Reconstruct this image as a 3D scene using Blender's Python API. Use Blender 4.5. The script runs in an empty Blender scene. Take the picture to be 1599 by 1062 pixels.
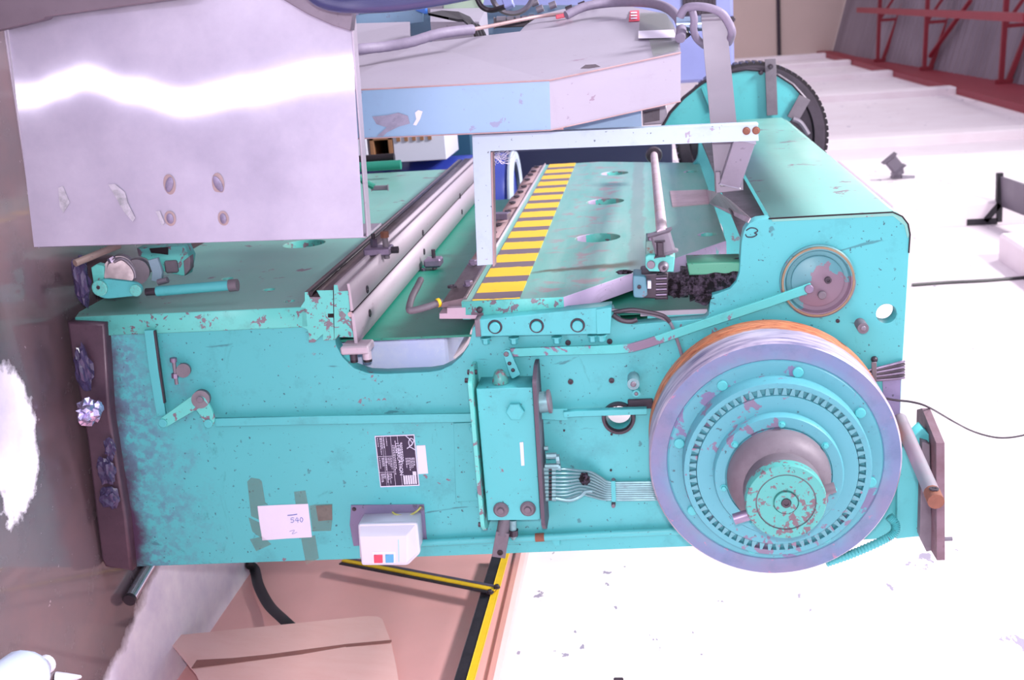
import bpy, bmesh, math, random
from mathutils import Vector, Matrix, noise
random.seed(7)
sc = bpy.context.scene
COL = sc.collection
PI = math.pi

# ------------------------------------------------------------------ camera (the photographer held it on its side)
W, H, F = 1599.0, 1062.0, 1850.0
EYE = Vector((0, 0, 1.6))
_y = Vector((205, -531, F)).normalized()
_z = Vector((1, -.04, -(205 + .04 * 531) / F)).normalized()
_x = _y.cross(_z)
M = Matrix((_x, _y, _z))
cd = bpy.data.cameras.new('camera')
cam = bpy.data.objects.new('camera', cd)
COL.objects.link(cam)
rt, up, bk = M.col[0], -M.col[1], -M.col[2]
cam.matrix_world = Matrix(((rt[0], up[0], bk[0], EYE[0]), (rt[1], up[1], bk[1], EYE[1]), (rt[2], up[2], bk[2], EYE[2]), (0, 0, 0, 1)))
cd.sensor_width = 36
cd.lens = F / W * 36
cd.clip_start = .02
cd.clip_end = 200
cd.dof.use_dof = True
cd.dof.focus_distance = 3.0
cd.dof.aperture_fstop = 5.6
sc.camera = cam

# ------------------------------------------------------------------ light
sc.view_settings.view_transform = 'Standard'
sc.view_settings.look = 'None'
sc.view_settings.exposure = 0.10
sc.view_settings.gamma = 1.0
sc.view_settings.use_curve_mapping = False
wd = bpy.data.worlds.new('world')
sc.world = wd
wd.use_nodes = True
wd.node_tree.nodes['Background'].inputs[0].default_value = (.86, .82, 1.0, 1)
wd.node_tree.nodes['Background'].inputs[1].default_value = 1.15

def lamp(name, kind, loc, energy, color=(1, 1, 1), target=None, **kw):
    l = bpy.data.lights.new(name, kind)
    l.energy = energy
    l.color = color
    for k, v in kw.items():
        setattr(l, k, v)
    o = bpy.data.objects.new(name, l)
    COL.objects.link(o)
    o.location = loc
    if target is not None:
        o.rotation_euler = (Vector(target) - Vector(loc)).to_track_quat('-Z', 'Y').to_euler()
    return o

lamp('camera_flash', 'POINT', (-.13, .02, 1.63), 186, (1, .97, 1.0), shadow_soft_size=.035)
for yy, en in ((3.2, 1200), (12.0, 420), (23.0, 170), (33.0, 160)):  # unseen area lamps added under the roof to fill left and top faces
    lamp('fill_lamp', 'AREA', (-3.4, yy, 7.4), en, (1, .96, .98), target=(-2.6, yy, 0), shape='RECTANGLE', size=1.6, size_y=1.6)

sc.cycles.use_denoising = True
sc.cycles.max_bounces = 6
sc.cycles.sample_clamp_indirect = 6

# ------------------------------------------------------------------ pixel picks on real planes
def ray(px, py):
    return M @ Vector((px - W / 2, py - H / 2, F))
def at(px, py, ax, v):
    d = ray(px, py)
    return EYE + d * ((v - EYE[ax]) / d[ax])
def PX(px, py, v): return at(px, py, 0, v)
def P(px, py, v): return at(px, py, 1, v)
def PZ(px, py, v): return at(px, py, 2, v)
FY = PZ(165, 870, 0)[1]          # outer face of the near side frame (about 2.97 m away)
YE = FY * 1.9                    # far end of the beams
def mpx(n, Y=None):              # length of n pixels on the plane at depth Y
    y = FY if Y is None else Y
    a = P(900, 600, y)
    return n * ((P(901, 600, y) - a).length + (P(900, 601, y) - a).length) / 2

# ------------------------------------------------------------------ materials
def srgb(r, g, b):
    f = lambda c: (c / 255 / 12.92) if c / 255 <= .04045 else ((c / 255 + .055) / 1.055) ** 2.4
    return (f(r), f(g), f(b), 1)

class N:
    def __init__(s, name):
        s.m = bpy.data.materials.new(name)
        s.m.use_nodes = True
        s.t = s.m.node_tree
        s.b = s.t.nodes['Principled BSDF']
        s.tc = s.t.nodes.new('ShaderNodeTexCoord').outputs['Object']
    def n(s, kind, **kw):
        o = s.t.nodes.new('ShaderNode' + kind)
        for k, v in kw.items():
            setattr(o, k, v)
        return o
    def put(s, sock, v):
        if hasattr(v, 'is_linked') or isinstance(v, bpy.types.NodeSocket):
            s.t.links.new(v, sock)
        else:
            sock.default_value = v
    def noise(s, scale, detail=4, rough=.55, vec=None, dist=0, stretch=None):
        o = s.n('TexNoise')
        v = s.tc if vec is None else vec
        if stretch:
            mp = s.n('Mapping')
            s.t.links.new(v, mp.inputs[0])
            mp.inputs['Scale'].default_value = stretch
            v = mp.outputs[0]
        s.t.links.new(v, o.inputs['Vector'])
        o.inputs['Scale'].default_value = scale
        o.inputs['Detail'].default_value = detail
        o.inputs['Roughness'].default_value = rough
        o.inputs['Distortion'].default_value = dist
        return o.outputs[0]
    def ramp(s, fac, a, b, lo=0.0, hi=1.0):
        o = s.n('MapRange')
        s.put(o.inputs[0], fac)
        o.inputs[1].default_value = a
        o.inputs[2].default_value = b
        o.inputs[3].default_value = lo
        o.inputs[4].default_value = hi
        return o.outputs[0]
    def math(s, op, a, b=0.0):
        o = s.n('Math', operation=op)
        s.put(o.inputs[0], a)
        s.put(o.inputs[1], b)
        return o.outputs[0]
    def mix(s, fac, a, b):
        o = s.n('Mix', data_type='RGBA')
        s.put(o.inputs[0], fac)
        s.put(o.inputs[6], a)
        s.put(o.inputs[7], b)
        return o.outputs[2]
    def xyz(s, vec=None):
        o = s.n('SeparateXYZ')
        s.t.links.new(s.tc if vec is None else vec, o.inputs[0])
        return o.outputs
    def bump(s, h, strength=.2, dist=.01):
        o = s.n('Bump')
        s.put(o.inputs['Height'], h)
        o.inputs['Strength'].default_value = strength
        o.inputs['Distance'].default_value = dist
        s.t.links.new(o.outputs[0], s.b.inputs['Normal'])
    def out(s, color, rough=.5, metal=0.0, spec=.5):
        s.put(s.b.inputs['Base Color'], color)
        s.put(s.b.inputs['Roughness'], rough)
        s.put(s.b.inputs['Metallic'], metal)
        s.put(s.b.inputs['Specular IOR Level'], spec)
        return s.m

def paint(name, base, rough=.42, chip=srgb(116, 104, 116), chips=.36, cscale=26, grime=.35, grime_col=srgb(52, 62, 70), var=.12, streak=None, spec=.5):
    k = N(name)
    big = k.noise(2.3, 5, .6)
    c = k.mix(k.ramp(big, .35, .7, 0, var), base, tuple(min(1, v * 1.5 + .02) for v in base[:3]) + (1,))
    g = k.noise(9, 8, .7, stretch=streak)
    c = k.mix(k.ramp(g, .56, .8, 0, grime), c, grime_col)
    sp = k.noise(95, 2, .5)
    c = k.mix(k.ramp(sp, .70, .74, 0, .75), c, grime_col)
    st = k.noise(5, 9, .78, dist=1.5)
    c = k.mix(k.ramp(st, .58, .70, 0, grime), c, tuple(.5 * (a + q) for a, q in zip(base[:3], grime_col[:3])) + (1,))
    ch = k.noise(cscale, 7, .62, dist=.4)
    msk = k.noise(3.1, 3, .5)
    v = k.math('MULTIPLY', ch, k.ramp(msk, .3, .72, .8, 1.12))
    f = k.ramp(v, 1.0 - chips, 1.012 - chips)
    c = k.mix(f, c, chip)
    r = k.ramp(big, .3, .7, rough - .06, rough + .1)
    k.bump(k.math('SUBTRACT', g, k.math('MULTIPLY', f, .6)), .12, .004)
    return k.out(c, r, 0, spec)

def metal(name, base, rough=.35, metal=.85, var=.3, dark=srgb(70, 62, 74), scale=8, stretch=None, bump=.08):
    k = N(name)
    g = k.noise(scale, 7, .65, stretch=stretch)
    c = k.mix(k.ramp(g, .42, .75, 0, var), base, dark)
    s2 = k.noise(70, 3, .5, stretch=stretch)
    c = k.mix(k.ramp(s2, .66, .74, 0, .35), c, dark)
    k.bump(g, bump, .004)
    return k.out(c, k.ramp(g, .3, .7, rough, rough + .18), metal)

def plain(name, base, rough=.5, metal=0.0, var=.1, scale=14, bump=.05):
    k = N(name)
    g = k.noise(scale, 5, .6)
    c = k.mix(k.ramp(g, .35, .7, 0, var), base, tuple(v * .55 for v in base[:3]) + (1,))
    k.bump(g, bump, .004)
    return k.out(c, rough, metal)

TEAL = srgb(76, 172, 176)
teal = paint('teal_paint', TEAL, chips=.31)
teal_worn = paint('chipped_teal_paint', srgb(92, 188, 180), chips=.445, cscale=34, grime=.5)
teal_pale = paint('pale_teal_paint', srgb(116, 174, 164), chips=.40, cscale=13, grime=.35, rough=.34, streak=(1, .25, 3), grime_col=srgb(140, 148, 146), spec=.6)  # paler, streaked teal for the bed plate and hood
teal_dark = paint('dark_green_paint', srgb(30, 128, 108), chips=.22, grime=.2)  # dark green for the shields, shelf, bar and grip
hub_paint = paint('flaking_hub_paint', srgb(72, 152, 146), chip=srgb(104, 84, 94), chips=.455, cscale=75, grime=.6)
steel_m = metal('machined_steel', srgb(182, 170, 182), .42, .25, .25, srgb(150, 130, 140), 5, (1, .3, 1))
oily_m = metal('oily_steel', srgb(122, 108, 114), .3, .6, .5, srgb(52, 44, 50), 11, (1, .4, 1))
dark_m = metal('dark_steel', srgb(70, 62, 72), .35, .5, .4, srgb(36, 30, 36), 12)
black_m = metal('black_rail_steel', srgb(42, 36, 42), .25, .5, .4, srgb(20, 18, 22), 12)
bolt_m = metal('bolt_steel', srgb(135, 122, 146), .35, .7, .4, srgb(80, 64, 76), 30)
rust_m = metal('rusty_steel', srgb(132, 84, 68), .7, .1, .6, srgb(92, 60, 54), 20)
mauve_m = metal('mauve_primer', srgb(112, 104, 114), .5, .2, .4, srgb(78, 66, 78), 14)
pinkbar_m = metal('pinkish_oxidised_steel', srgb(168, 140, 144), .5, .2, .5, srgb(112, 84, 82), 6, (1, .6, 1))
galv_m = metal('galvanised_steel', srgb(120, 114, 126), .38, .3, .25, srgb(128, 118, 130), 4, (1, 1, .5))
pipe_m = metal('oil_pipe_metal', srgb(120, 160, 166), .32, .4, .35, srgb(88, 88, 104), 20)
beige = paint('lilac_beige_paint', srgb(152, 146, 162), chip=srgb(136, 118, 138), chips=.33, cscale=14, grime=.3, grime_col=srgb(132, 120, 140), rough=.4, streak=(3, 1, .6))
ltblue = paint('light_blue_paint', srgb(126, 156, 188), chip=srgb(126, 132, 164), chips=.38, cscale=22, grime=.25, grime_col=srgb(120, 130, 160), rough=.4)
palebar = paint('pale_blue_bar_paint', srgb(172, 190, 208), chip=srgb(150, 140, 160), chips=.33, cscale=28, grime=.2, rough=.38)
cab_blue = plain('cabinet_blue_paint', srgb(138, 146, 200), .35)
yellow_m = plain('yellow_paint', srgb(240, 196, 40), .5, 0, .2, 30)
black_rub = plain('black_rubber', srgb(40, 38, 44), .45)
grey_hose = plain('grey_taped_hose', srgb(128, 118, 140), .6, 0, .3, 60, .2)
white_pl = plain('white_plastic', srgb(206, 206, 222), .35, 0, .04)
red_pl = plain('red_plastic', srgb(214, 70, 96), .4)
blue_pl = plain('blue_plastic', srgb(84, 162, 204), .4)
copper_sheet = metal('copper_brown_sheet', srgb(236, 188, 184), .3, .0, .35, srgb(220, 160, 152), 5, (1, 3, 1))
primer_red = plain('red_oxide_paint', srgb(150, 44, 58), .55, 0, .25, 6)
bag_m = metal('dark_blue_plastic_film', srgb(62, 54, 88), .18, .0, .5, srgb(40, 34, 56), 14, None, .5)
foil_m = metal('crumpled_foil', srgb(214, 206, 244), .16, .9, .2, srgb(80, 70, 110), 40)
navy_m = plain('dark_blue_tube_paint', srgb(52, 54, 92), .22)
wood_m = plain('brown_wood', srgb(150, 106, 74), .6, 0, .4, 18)
drum_m = plain('blue_drum_plastic', srgb(44, 60, 150), .35)
pale_m = plain('pale_rim', srgb(196, 210, 226), .4)
ink_m = plain('dark_ink', srgb(46, 52, 66), .6)
penblue = plain('blue_pen_ink', srgb(72, 92, 176), .6)
paper_m = plain('creased_paper', srgb(214, 208, 226), .7, 0, .06, 22, .3)
plate_black = plain('black_enamel', srgb(34, 32, 60), .35)
print_white = plain('printed_white', srgb(206, 204, 226), .5)
gold_m = metal('brass_ring', srgb(150, 128, 104), .35, .6, .4, srgb(60, 50, 60), 20)

def tape_mat():
    k = N('clear_brown_tape')
    k.out(srgb(120, 140, 128), .12)
    k.b.inputs['Alpha'].default_value = .24
    return k.m
tape_m = tape_mat()

def grease_mat():
    k = N('black_grease')
    a = k.noise(60, 6, .7)
    k.bump(a, .9, .02)
    return k.out(k.mix(k.ramp(a, .45, .65), srgb(26, 20, 26), srgb(110, 96, 116)), .14, .3)
grease_m = grease_mat()

def frame_mat():
    """teal side frame, worn and oil-soaked along its foot"""
    k = N('side_frame_paint')
    big = k.noise(1.6, 5, .6)
    c = k.mix(k.ramp(big, .35, .7, 0, .16), TEAL, srgb(98, 192, 200))
    sc_ = k.noise(6, 8, .72)
    c = k.mix(k.ramp(sc_, .54, .8, 0, .55), c, srgb(48, 100, 112))
    ln = k.noise(18, 6, .6, stretch=(1, 1, .18), dist=1.0)
    c = k.mix(k.ramp(ln, .655, .68, 0, .55), c, srgb(38, 70, 82))
    ch = k.noise(30, 7, .6, dist=.3)
    msk = k.noise(3.0, 3, .5)
    f = k.ramp(k.math('MULTIPLY', ch, k.ramp(msk, .35, .75, .8, 1.1)), .655, .665)
    c = k.mix(f, c, srgb(118, 104, 118))
    sp = k.noise(110, 2, .5)
    c = k.mix(k.ramp(sp, .70, .74, 0, .8), c, srgb(40, 58, 74))
    sp2 = k.noise(34, 3, .5)
    c = k.mix(k.ramp(sp2, .70, .73, 0, .6), c, srgb(52, 84, 96))
    sm = k.noise(4.5, 9, .78, stretch=(1, 1, 2.2), dist=1.5)
    c = k.mix(k.ramp(sm, .60, .70, 0, .5), c, srgb(44, 110, 112))
    z = k.xyz()[2]
    # rubbed-away paint near the floor
    wn = k.noise(14, 8, .7)
    wear = k.ramp(k.math('ADD', z, k.ramp(wn, .2, .8, -.16, .16)), .12, .34, 1, 0)
    c = k.mix(k.math('MULTIPLY', wear, k.ramp(k.noise(40, 6, .7), .42, .56, 0, .75)), c, srgb(92, 110, 138))
    oil = k.ramp(k.math('ADD', z, k.ramp(k.noise(7, 6, .6), .2, .8, -.06, .06)), .085, .15, 1, 0)
    c = k.mix(oil, c, srgb(70, 48, 74))
    k.bump(sc_, .08, .004)
    return k.out(c, k.ramp(big, .3, .7, .36, .5))
frame_m = frame_mat()

def ram_mat():
    """pale teal ram front: a bare greyish band along it, a brown oil run, pinkish rubbed marks"""
    k = N('ram_front_paint')
    o = k.xyz()
    g = k.noise(7, 8, .65, stretch=(1, .3, 2.2))
    c = k.mix(k.ramp(g, .35, .7), srgb(98, 168, 156), srgb(142, 180, 172))
    c = k.mix(k.ramp(k.noise(3, 5, .6), .5, .7, 0, .6), c, srgb(112, 178, 166))
    rx0 = P(807, 467, FY - .014).x
    zb0, zb1 = PX(983, 330, rx0).z, PX(1004, 330, rx0).z
    zz = k.math('ADD', o[2], k.ramp(k.noise(9, 3, .5), .3, .7, -.008, .008))
    band = k.math('MULTIPLY', k.ramp(zz, zb0, zb0 + .008), k.ramp(zz, zb1, zb1 + .008, 1, 0))
    c = k.mix(k.math('MULTIPLY', band, .55), c, srgb(128, 136, 134))
    zr0, zr1 = PX(868, 330, rx0).z, PX(968, 330, rx0).z
    red = k.math('MULTIPLY', k.ramp(o[2], zr0, zr0 + .06), k.ramp(o[2], zr1 - .03, zr1 + .02, 1, 0))
    rn = k.ramp(k.noise(11, 7, .65, dist=.6), .53, .60)
    c = k.mix(k.math('MULTIPLY', k.math('MULTIPLY', red, rn), .7), c, srgb(168, 128, 134))
    q0, q1 = PX(822, 427, rx0), PX(985, 412, rx0)
    lin = k.math('SUBTRACT', o[1], k.math('ADD', q0.y, k.math('MULTIPLY', k.math('SUBTRACT', o[2], q0.z), (q1.y - q0.y) / (q1.z - q0.z))))
    lin = k.math('ADD', lin, k.ramp(k.noise(16, 4, .6), .3, .7, -.012, .012))
    wid = k.ramp(o[2], q0.z, q1.z, .012, .045)
    run = k.ramp(k.math('DIVIDE', k.math('ABSOLUTE', lin), wid), .4, 1.2, 1, 0)
    run = k.math('MULTIPLY', run, k.math('MULTIPLY', k.ramp(o[2], q0.z - .02, q0.z + .05), k.ramp(o[2], q1.z, q1.z + .03, 1, 0)))
    c = k.mix(k.math('MULTIPLY', run, .85), c, srgb(84, 78, 46))
    c = k.mix(k.ramp(k.noise(60, 3, .5), .7, .74, 0, .6), c, srgb(70, 84, 86))
    k.bump(g, .08, .004)
    return k.out(c, .36, 0, .55)

def flywheel_mat():
    k = N('flywheel_paint')
    o = k.xyz()
    r = k.math('SQRT', k.math('ADD', k.math('POWER', o[0], 2), k.math('POWER', o[2], 2)))
    n1 = k.noise(7, 7, .65)
    rr = k.math('ADD', r, k.ramp(n1, .2, .8, -.035, .035))
    c = k.mix(k.ramp(rr, .20, .28), srgb(80, 156, 168), srgb(104, 118, 154))
    c = k.mix(k.ramp(k.noise(5, 6, .6), .42, .66, 0, .75), c, srgb(122, 112, 140))
    c = k.mix(k.ramp(k.noise(13, 8, .7), .5, .75, 0, .6), c, srgb(70, 96, 122))
    ch = k.noise(38, 7, .6)
    e = k.math('ADD', k.math('MULTIPLY', ch, 1), k.ramp(r, .285, .318, 0, .17))
    c = k.mix(k.ramp(e, .67, .685), c, srgb(150, 112, 142))
    c = k.mix(k.ramp(k.noise(12, 7, .6), .70, .72), c, srgb(170, 92, 72))
    k.bump(ch, .08, .004)
    return k.out(c, .4, .1)
fly_m = flywheel_mat()

def rim_mat():
    k = N('worn_rim_steel')
    o = k.xyz()
    n1 = k.noise(9, 6, .6, stretch=(1, 6, 1))
    c = k.mix(k.ramp(n1, .4, .7), srgb(186, 176, 196), srgb(106, 104, 138))
    rust = k.ramp(k.math('ADD', o[1], k.ramp(k.noise(14, 6, .6), .2, .8, -.012, .012)), .108, .116)
    rc = k.mix(k.ramp(k.noise(30, 6, .65, stretch=(1, 5, 1)), .4, .65), srgb(206, 134, 96), srgb(150, 84, 62))
    c = k.mix(rust, c, rc)
    return k.out(c, .42, .2)
rim_m = rim_mat()

def hazard_mat(y0, pitch):
    k = N('hazard_stripe_paint')
    y = k.xyz()[1]
    w = k.math('FRACT', k.math('DIVIDE', k.math('SUBTRACT', y, y0), pitch))
    n1 = k.noise(30, 5, .6)
    f = k.ramp(k.math('ADD', w, k.ramp(n1, .3, .7, -.03, .03)), .60, .63)
    c = k.mix(f, srgb(238, 192, 44), srgb(112, 98, 108))
    c = k.mix(k.ramp(k.noise(11, 6, .6), .62, .78, 0, .5), c, srgb(150, 110, 50))
    return k.out(c, .5)

def brushed_mat():
    """brushed sideways, so a lamp draws out into one long streak"""
    k = N('brushed_stainless')
    g = k.noise(3, 6, .6)
    c = k.mix(k.ramp(g, .35, .7), srgb(166, 160, 180), srgb(190, 184, 202))
    c = k.mix(k.ramp(k.noise(7, 8, .7), .66, .8, 0, .6), c, srgb(206, 202, 216))
    tg = k.n('Tangent', direction_type='UV_MAP', uv_map='brush')
    k.out(c, .6, .25, .2)
    gl = k.n('BsdfAnisotropic') if hasattr(bpy.types, 'ShaderNodeBsdfAnisotropic') else k.n('BsdfGlossy')
    k.put(gl.inputs['Color'], c)
    gl.inputs['Roughness'].default_value = .215
    gl.inputs['Anisotropy'].default_value = .89
    k.t.links.new(tg.outputs[0], gl.inputs['Tangent'])
    mx = k.n('MixShader')
    k.put(mx.inputs[0], k.ramp(k.noise(5, 7, .65), .3, .75, .5, .32))
    k.t.links.new(k.b.outputs[0], mx.inputs[1])
    k.t.links.new(gl.outputs[0], mx.inputs[2])
    k.t.links.new(mx.outputs[0], k.t.nodes['Material Output'].inputs[0])
    return k.m
stainless_m = brushed_mat()

def floor_mat():
    """bare concrete, dry and pale by the wall, wet and oily around the machine"""
    k = N('oily_concrete')
    o = k.xyz()
    a, b = PZ(243, 890, 0), PZ(165, 1062, 0)
    d = (b - a).normalized()
    nx, ny = -d.y, d.x
    n1 = k.noise(3.5, 6, .6)
    s = k.math('ADD', k.math('MULTIPLY', k.math('SUBTRACT', o[0], a.x), nx), k.math('MULTIPLY', k.math('SUBTRACT', o[1], a.y), ny))
    side = 1 if (Vector((2.0, 3.9, 0)) - a).dot(Vector((nx, ny, 0))) > 0 else -1
    dry = k.ramp(k.math('ADD', k.math('MULTIPLY', s, side), k.ramp(n1, .2, .8, -.07, .07)), -.015, .03)
    p = PZ(4, 675, 0)
    dx = k.math('MULTIPLY', k.math('SUBTRACT', o[0], p.x), 1.0)
    dy = k.math('MULTIPLY', k.math('SUBTRACT', o[1], p.y), 1.6)
    rad = k.math('SQRT', k.math('ADD', k.math('POWER', dx, 2), k.math('POWER', dy, 2)))
    pale_patch = k.ramp(k.math('ADD', rad, k.ramp(k.noise(5, 6, .65), .2, .8, -.12, .12)), .19, .23, 1, 0)  # round pale patch in the same colour as the dry floor
    far = k.ramp(k.math('ADD', o[1], k.ramp(n1, .2, .8, -.3, .3)), 1.1, 1.5, 1, 0)  # floor out of view made pale and dry to brighten the steel's reflection
    dry = k.math('MAXIMUM', k.math('MAXIMUM', dry, pale_patch), far)
    spots = k.ramp(k.noise(26, 5, .6), .70, .72)
    c_dry = k.mix(k.ramp(k.noise(6, 8, .65), .35, .7), srgb(250, 244, 255), srgb(226, 218, 240))
    c_wet = k.mix(k.ramp(k.noise(4, 6, .6), .35, .7), srgb(104, 84, 90), srgb(88, 78, 86))
    c_wet = k.mix(k.math('MULTIPLY', spots, .7), c_wet, srgb(170, 150, 160))
    c = k.mix(dry, c_wet, c_dry)
    k.bump(k.noise(30, 6, .6), .05, .004)
    k.put(k.b.inputs['Coat Weight'], k.math('SUBTRACT', 1.0, dry))
    k.b.inputs['Coat Roughness'].default_value = .05
    k.b.inputs['Coat IOR'].default_value = 1.42
    return k.out(c, k.math('ADD', k.math('MULTIPLY', dry, .4), k.ramp(k.noise(8, 5, .6), .35, .65, .15, .3)), 0)
floor_m = floor_mat()

def wall_mat():
    k = N('white_plaster')
    a = k.noise(10, 6, .62, stretch=(1, .5, 1))
    b = k.noise(1.1, 3, .5)
    o = k.xyz()
    q = PX(905, 950, 2.05)
    dist = k.math('SQRT', k.math('ADD', k.math('POWER', k.math('SUBTRACT', o[1], q.y), 2), k.math('POWER', k.math('SUBTRACT', o[2], q.z), 2)))
    near_ = k.ramp(dist, .15, .75, .09, 0)          # flaked patch beside the dado
    fl = k.noise(17, 5, .6, stretch=(1, .6, 1))
    f = k.ramp(k.math('ADD', k.math('MULTIPLY', a, k.ramp(b, .35, .7, .85, 1.08)), 0), .665, .675, 0, .8)
    f = k.math('MAXIMUM', f, k.ramp(k.math('ADD', fl, near_), .73, .74, 0, .85))
    c = k.mix(k.ramp(k.noise(1.7, 5, .6), .3, .7), srgb(248, 240, 244), srgb(240, 229, 233))
    c = k.mix(f, c, srgb(128, 118, 148))
    k.bump(a, .04, .01)
    return k.out(c, .7)
wall_m = wall_mat()
dado_m = plain('brown_gloss_dado', srgb(232, 172, 170), .32, 0, .18, 3, .06)
end_m = plain('beige_plaster', srgb(216, 196, 186), .8, 0, .15, .5)
def roof_mat():
    k = N('grey_roof_sheet')
    c = k.mix(k.ramp(k.noise(.6, 5, .6, stretch=(.3, 1, 1)), .35, .7), srgb(122, 112, 122), srgb(150, 142, 152))
    return k.out(c, .5, .2)
roof_m = roof_mat()

# ------------------------------------------------------------------ mesh helpers (all vertices in world space)
ORG = {}
def link(name, me, mats, parent=None, origin=None, smooth=False):
    for m in (mats if isinstance(mats, (list, tuple)) else [mats]):
        me.materials.append(m)
    o = bpy.data.objects.new(name, me)
    COL.objects.link(o)
    org = Vector(origin) if origin is not None else Vector((0, 0, 0))
    if origin is not None:
        me.transform(Matrix.Translation(-org))
    ORG[o.name] = org
    if parent is not None:
        o.parent = parent
        o.location = org - ORG[parent.name]
    else:
        o.location = org
    if smooth:
        me.polygons.foreach_set('use_smooth', [True] * len(me.polygons))
        me.set_sharp_from_angle(angle=math.radians(38))
    return o

def tag(o, label=None, cat=None, group=None, kind=None):
    if label: o['label'] = label
    if cat: o['category'] = cat
    if group: o['group'] = group
    if kind: o['kind'] = kind
    return o

def thing(name, label, cat, loc, group=None):
    o = bpy.data.objects.new(name, None)
    COL.objects.link(o)
    o.empty_display_size = .1
    o.location = loc
    ORG[o.name] = Vector(loc)
    return tag(o, label, cat, group)

def base_of(me, org=True):
    vs = [v.co for v in me.vertices]
    lo = Vector([min(v[i] for v in vs) for i in range(3)])
    hi = Vector([max(v[i] for v in vs) for i in range(3)])
    return Vector(((lo.x + hi.x) / 2, (lo.y + hi.y) / 2, lo.z))

def mesh_from(bm, name='m'):
    me = bpy.data.meshes.new(name)
    bmesh.ops.recalc_face_normals(bm, faces=bm.faces)
    bm.to_mesh(me)
    bm.free()
    return me

def fillet(pts, r, n=4):
    out = []
    L = len(pts)
    for i, p in enumerate(pts):
        p = Vector(p)
        a, b = Vector(pts[i - 1]), Vector(pts[(i + 1) % L])
        u, v = (a - p), (b - p)
        rr = r[i] if isinstance(r, (list, tuple)) else r
        d = min(rr, u.length * .49, v.length * .49)
        if d < 1e-6 or abs(u.normalized().dot(v.normalized())) > .9995:
            out.append(tuple(p)); continue
        s, e = p + u.normalized() * d, p + v.normalized() * d
        for k in range(n + 1):
            t = k / n
            q = s * (1 - t) ** 2 + p * 2 * t * (1 - t) + e * t * t
            out.append(tuple(q))
    return out

AX = {'X': (1, 2, 0), 'Y': (0, 2, 1), 'Z': (0, 1, 2)}    # (u, v, depth) axes for a plate facing along that axis
def plate_mesh(outline, plane, w0, w1, holes=(), bevel=0.0):
    """flat plate: outline and holes as 2-D loops on the plane, thickness from w0 to w1"""
    iu, iv, iw = AX[plane]
    cu = bpy.data.curves.new('c', 'CURVE')
    cu.dimensions = '2D'
    cu.fill_mode = 'BOTH'
    for loop in [outline] + list(holes):
        s = cu.splines.new('POLY')
        s.points.add(len(loop) - 1)
        for q, p in zip(s.points, loop):
            q.co = (p[0], p[1], 0, 1)
        s.use_cyclic_u = True
    cu.extrude = max(abs(w1 - w0) / 2 - bevel, 1e-5)
    cu.bevel_depth = bevel
    cu.bevel_resolution = 1
    if bevel: cu.offset = -bevel
    ob = bpy.data.objects.new('c', cu)
    me = bpy.data.meshes.new_from_object(ob)
    bpy.data.objects.remove(ob)
    wc = (w0 + w1) / 2
    for v in me.vertices:
        a, b, c = v.co
        q = [0, 0, 0]
        q[iu], q[iv], q[iw] = a, b, wc + c
        v.co = q
    bm = bmesh.new()
    bm.from_mesh(me)
    bmesh.ops.remove_doubles(bm, verts=bm.verts, dist=1e-5)
    bpy.data.meshes.remove(me)
    return mesh_from(bm)

def uv(p, plane):
    iu, iv, _ = AX[plane]
    return (p[iu], p[iv])
def pxY(pts, Y): return [uv(P(x, y, Y), 'Y') for x, y in pts]
def pxX(pts, X): return [uv(PX(x, y, X), 'X') for x, y in pts]

def circ(c, r, n=24, sy=1.0): return [(c[0] + r * math.cos(2 * PI * i / n), c[1] + r * sy * math.sin(2 * PI * i / n)) for i in range(n)]

def plateY(name, pts, Y0, Y1, mat, parent=None, bevel=.002, holes=(), r=0.0, pickY=None, capmat=None, **kw):
    """prism along Y; pts are picks on the plane of its near face"""
    loop = pxY(pts, Y0 if pickY is None else pickY)
    if r: loop = fillet(loop, r)
    me = plate_mesh(loop, 'Y', Y0, Y1, holes, bevel)
    mats = [mat]
    if capmat:
        mats = [mat, capmat]
        for p in me.polygons:
            if abs(p.normal.y) > .9 and abs(p.center.y - min(Y0, Y1)) < .01: p.material_index = 1
    return link(name, me, mats, parent, **kw)

def plateX(name, pts, X0, X1, mat, parent=None, bevel=.002, holes=(), r=0.0, **kw):
    loop = pxX(pts, X0)
    if r: loop = fillet(loop, r)
    return link(name, plate_mesh(loop, 'X', X0, X1, holes, bevel), mat, parent, **kw)

def box_mesh(lo, hi, bevel=0.0, segs=1):
    bm = bmesh.new()
    bmesh.ops.create_cube(bm, size=1)
    lo, hi = Vector(lo), Vector(hi)
    c, d = (lo + hi) / 2, hi - lo
    for v in bm.verts:
        v.co = Vector([c[i] + v.co[i] * d[i] for i in range(3)])
    if bevel:
        bmesh.ops.bevel(bm, geom=bm.edges[:], offset=bevel, segments=segs, affect='EDGES', profile=.6)
    return mesh_from(bm)
def box(name, lo, hi, mat, parent=None, bevel=.003, segs=1, **kw):
    lo, hi = Vector([min(a, b) for a, b in zip(lo, hi)]), Vector([max(a, b) for a, b in zip(lo, hi)])
    return link(name, box_mesh(lo, hi, bevel, segs), mat, parent, **kw)

def frame_for(d):
    d = Vector(d).normalized()
    a = Vector((0, 0, 1)) if abs(d.z) < .9 else Vector((1, 0, 0))
    u = a.cross(d).normalized()
    return u, d.cross(u).normalized(), d

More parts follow.
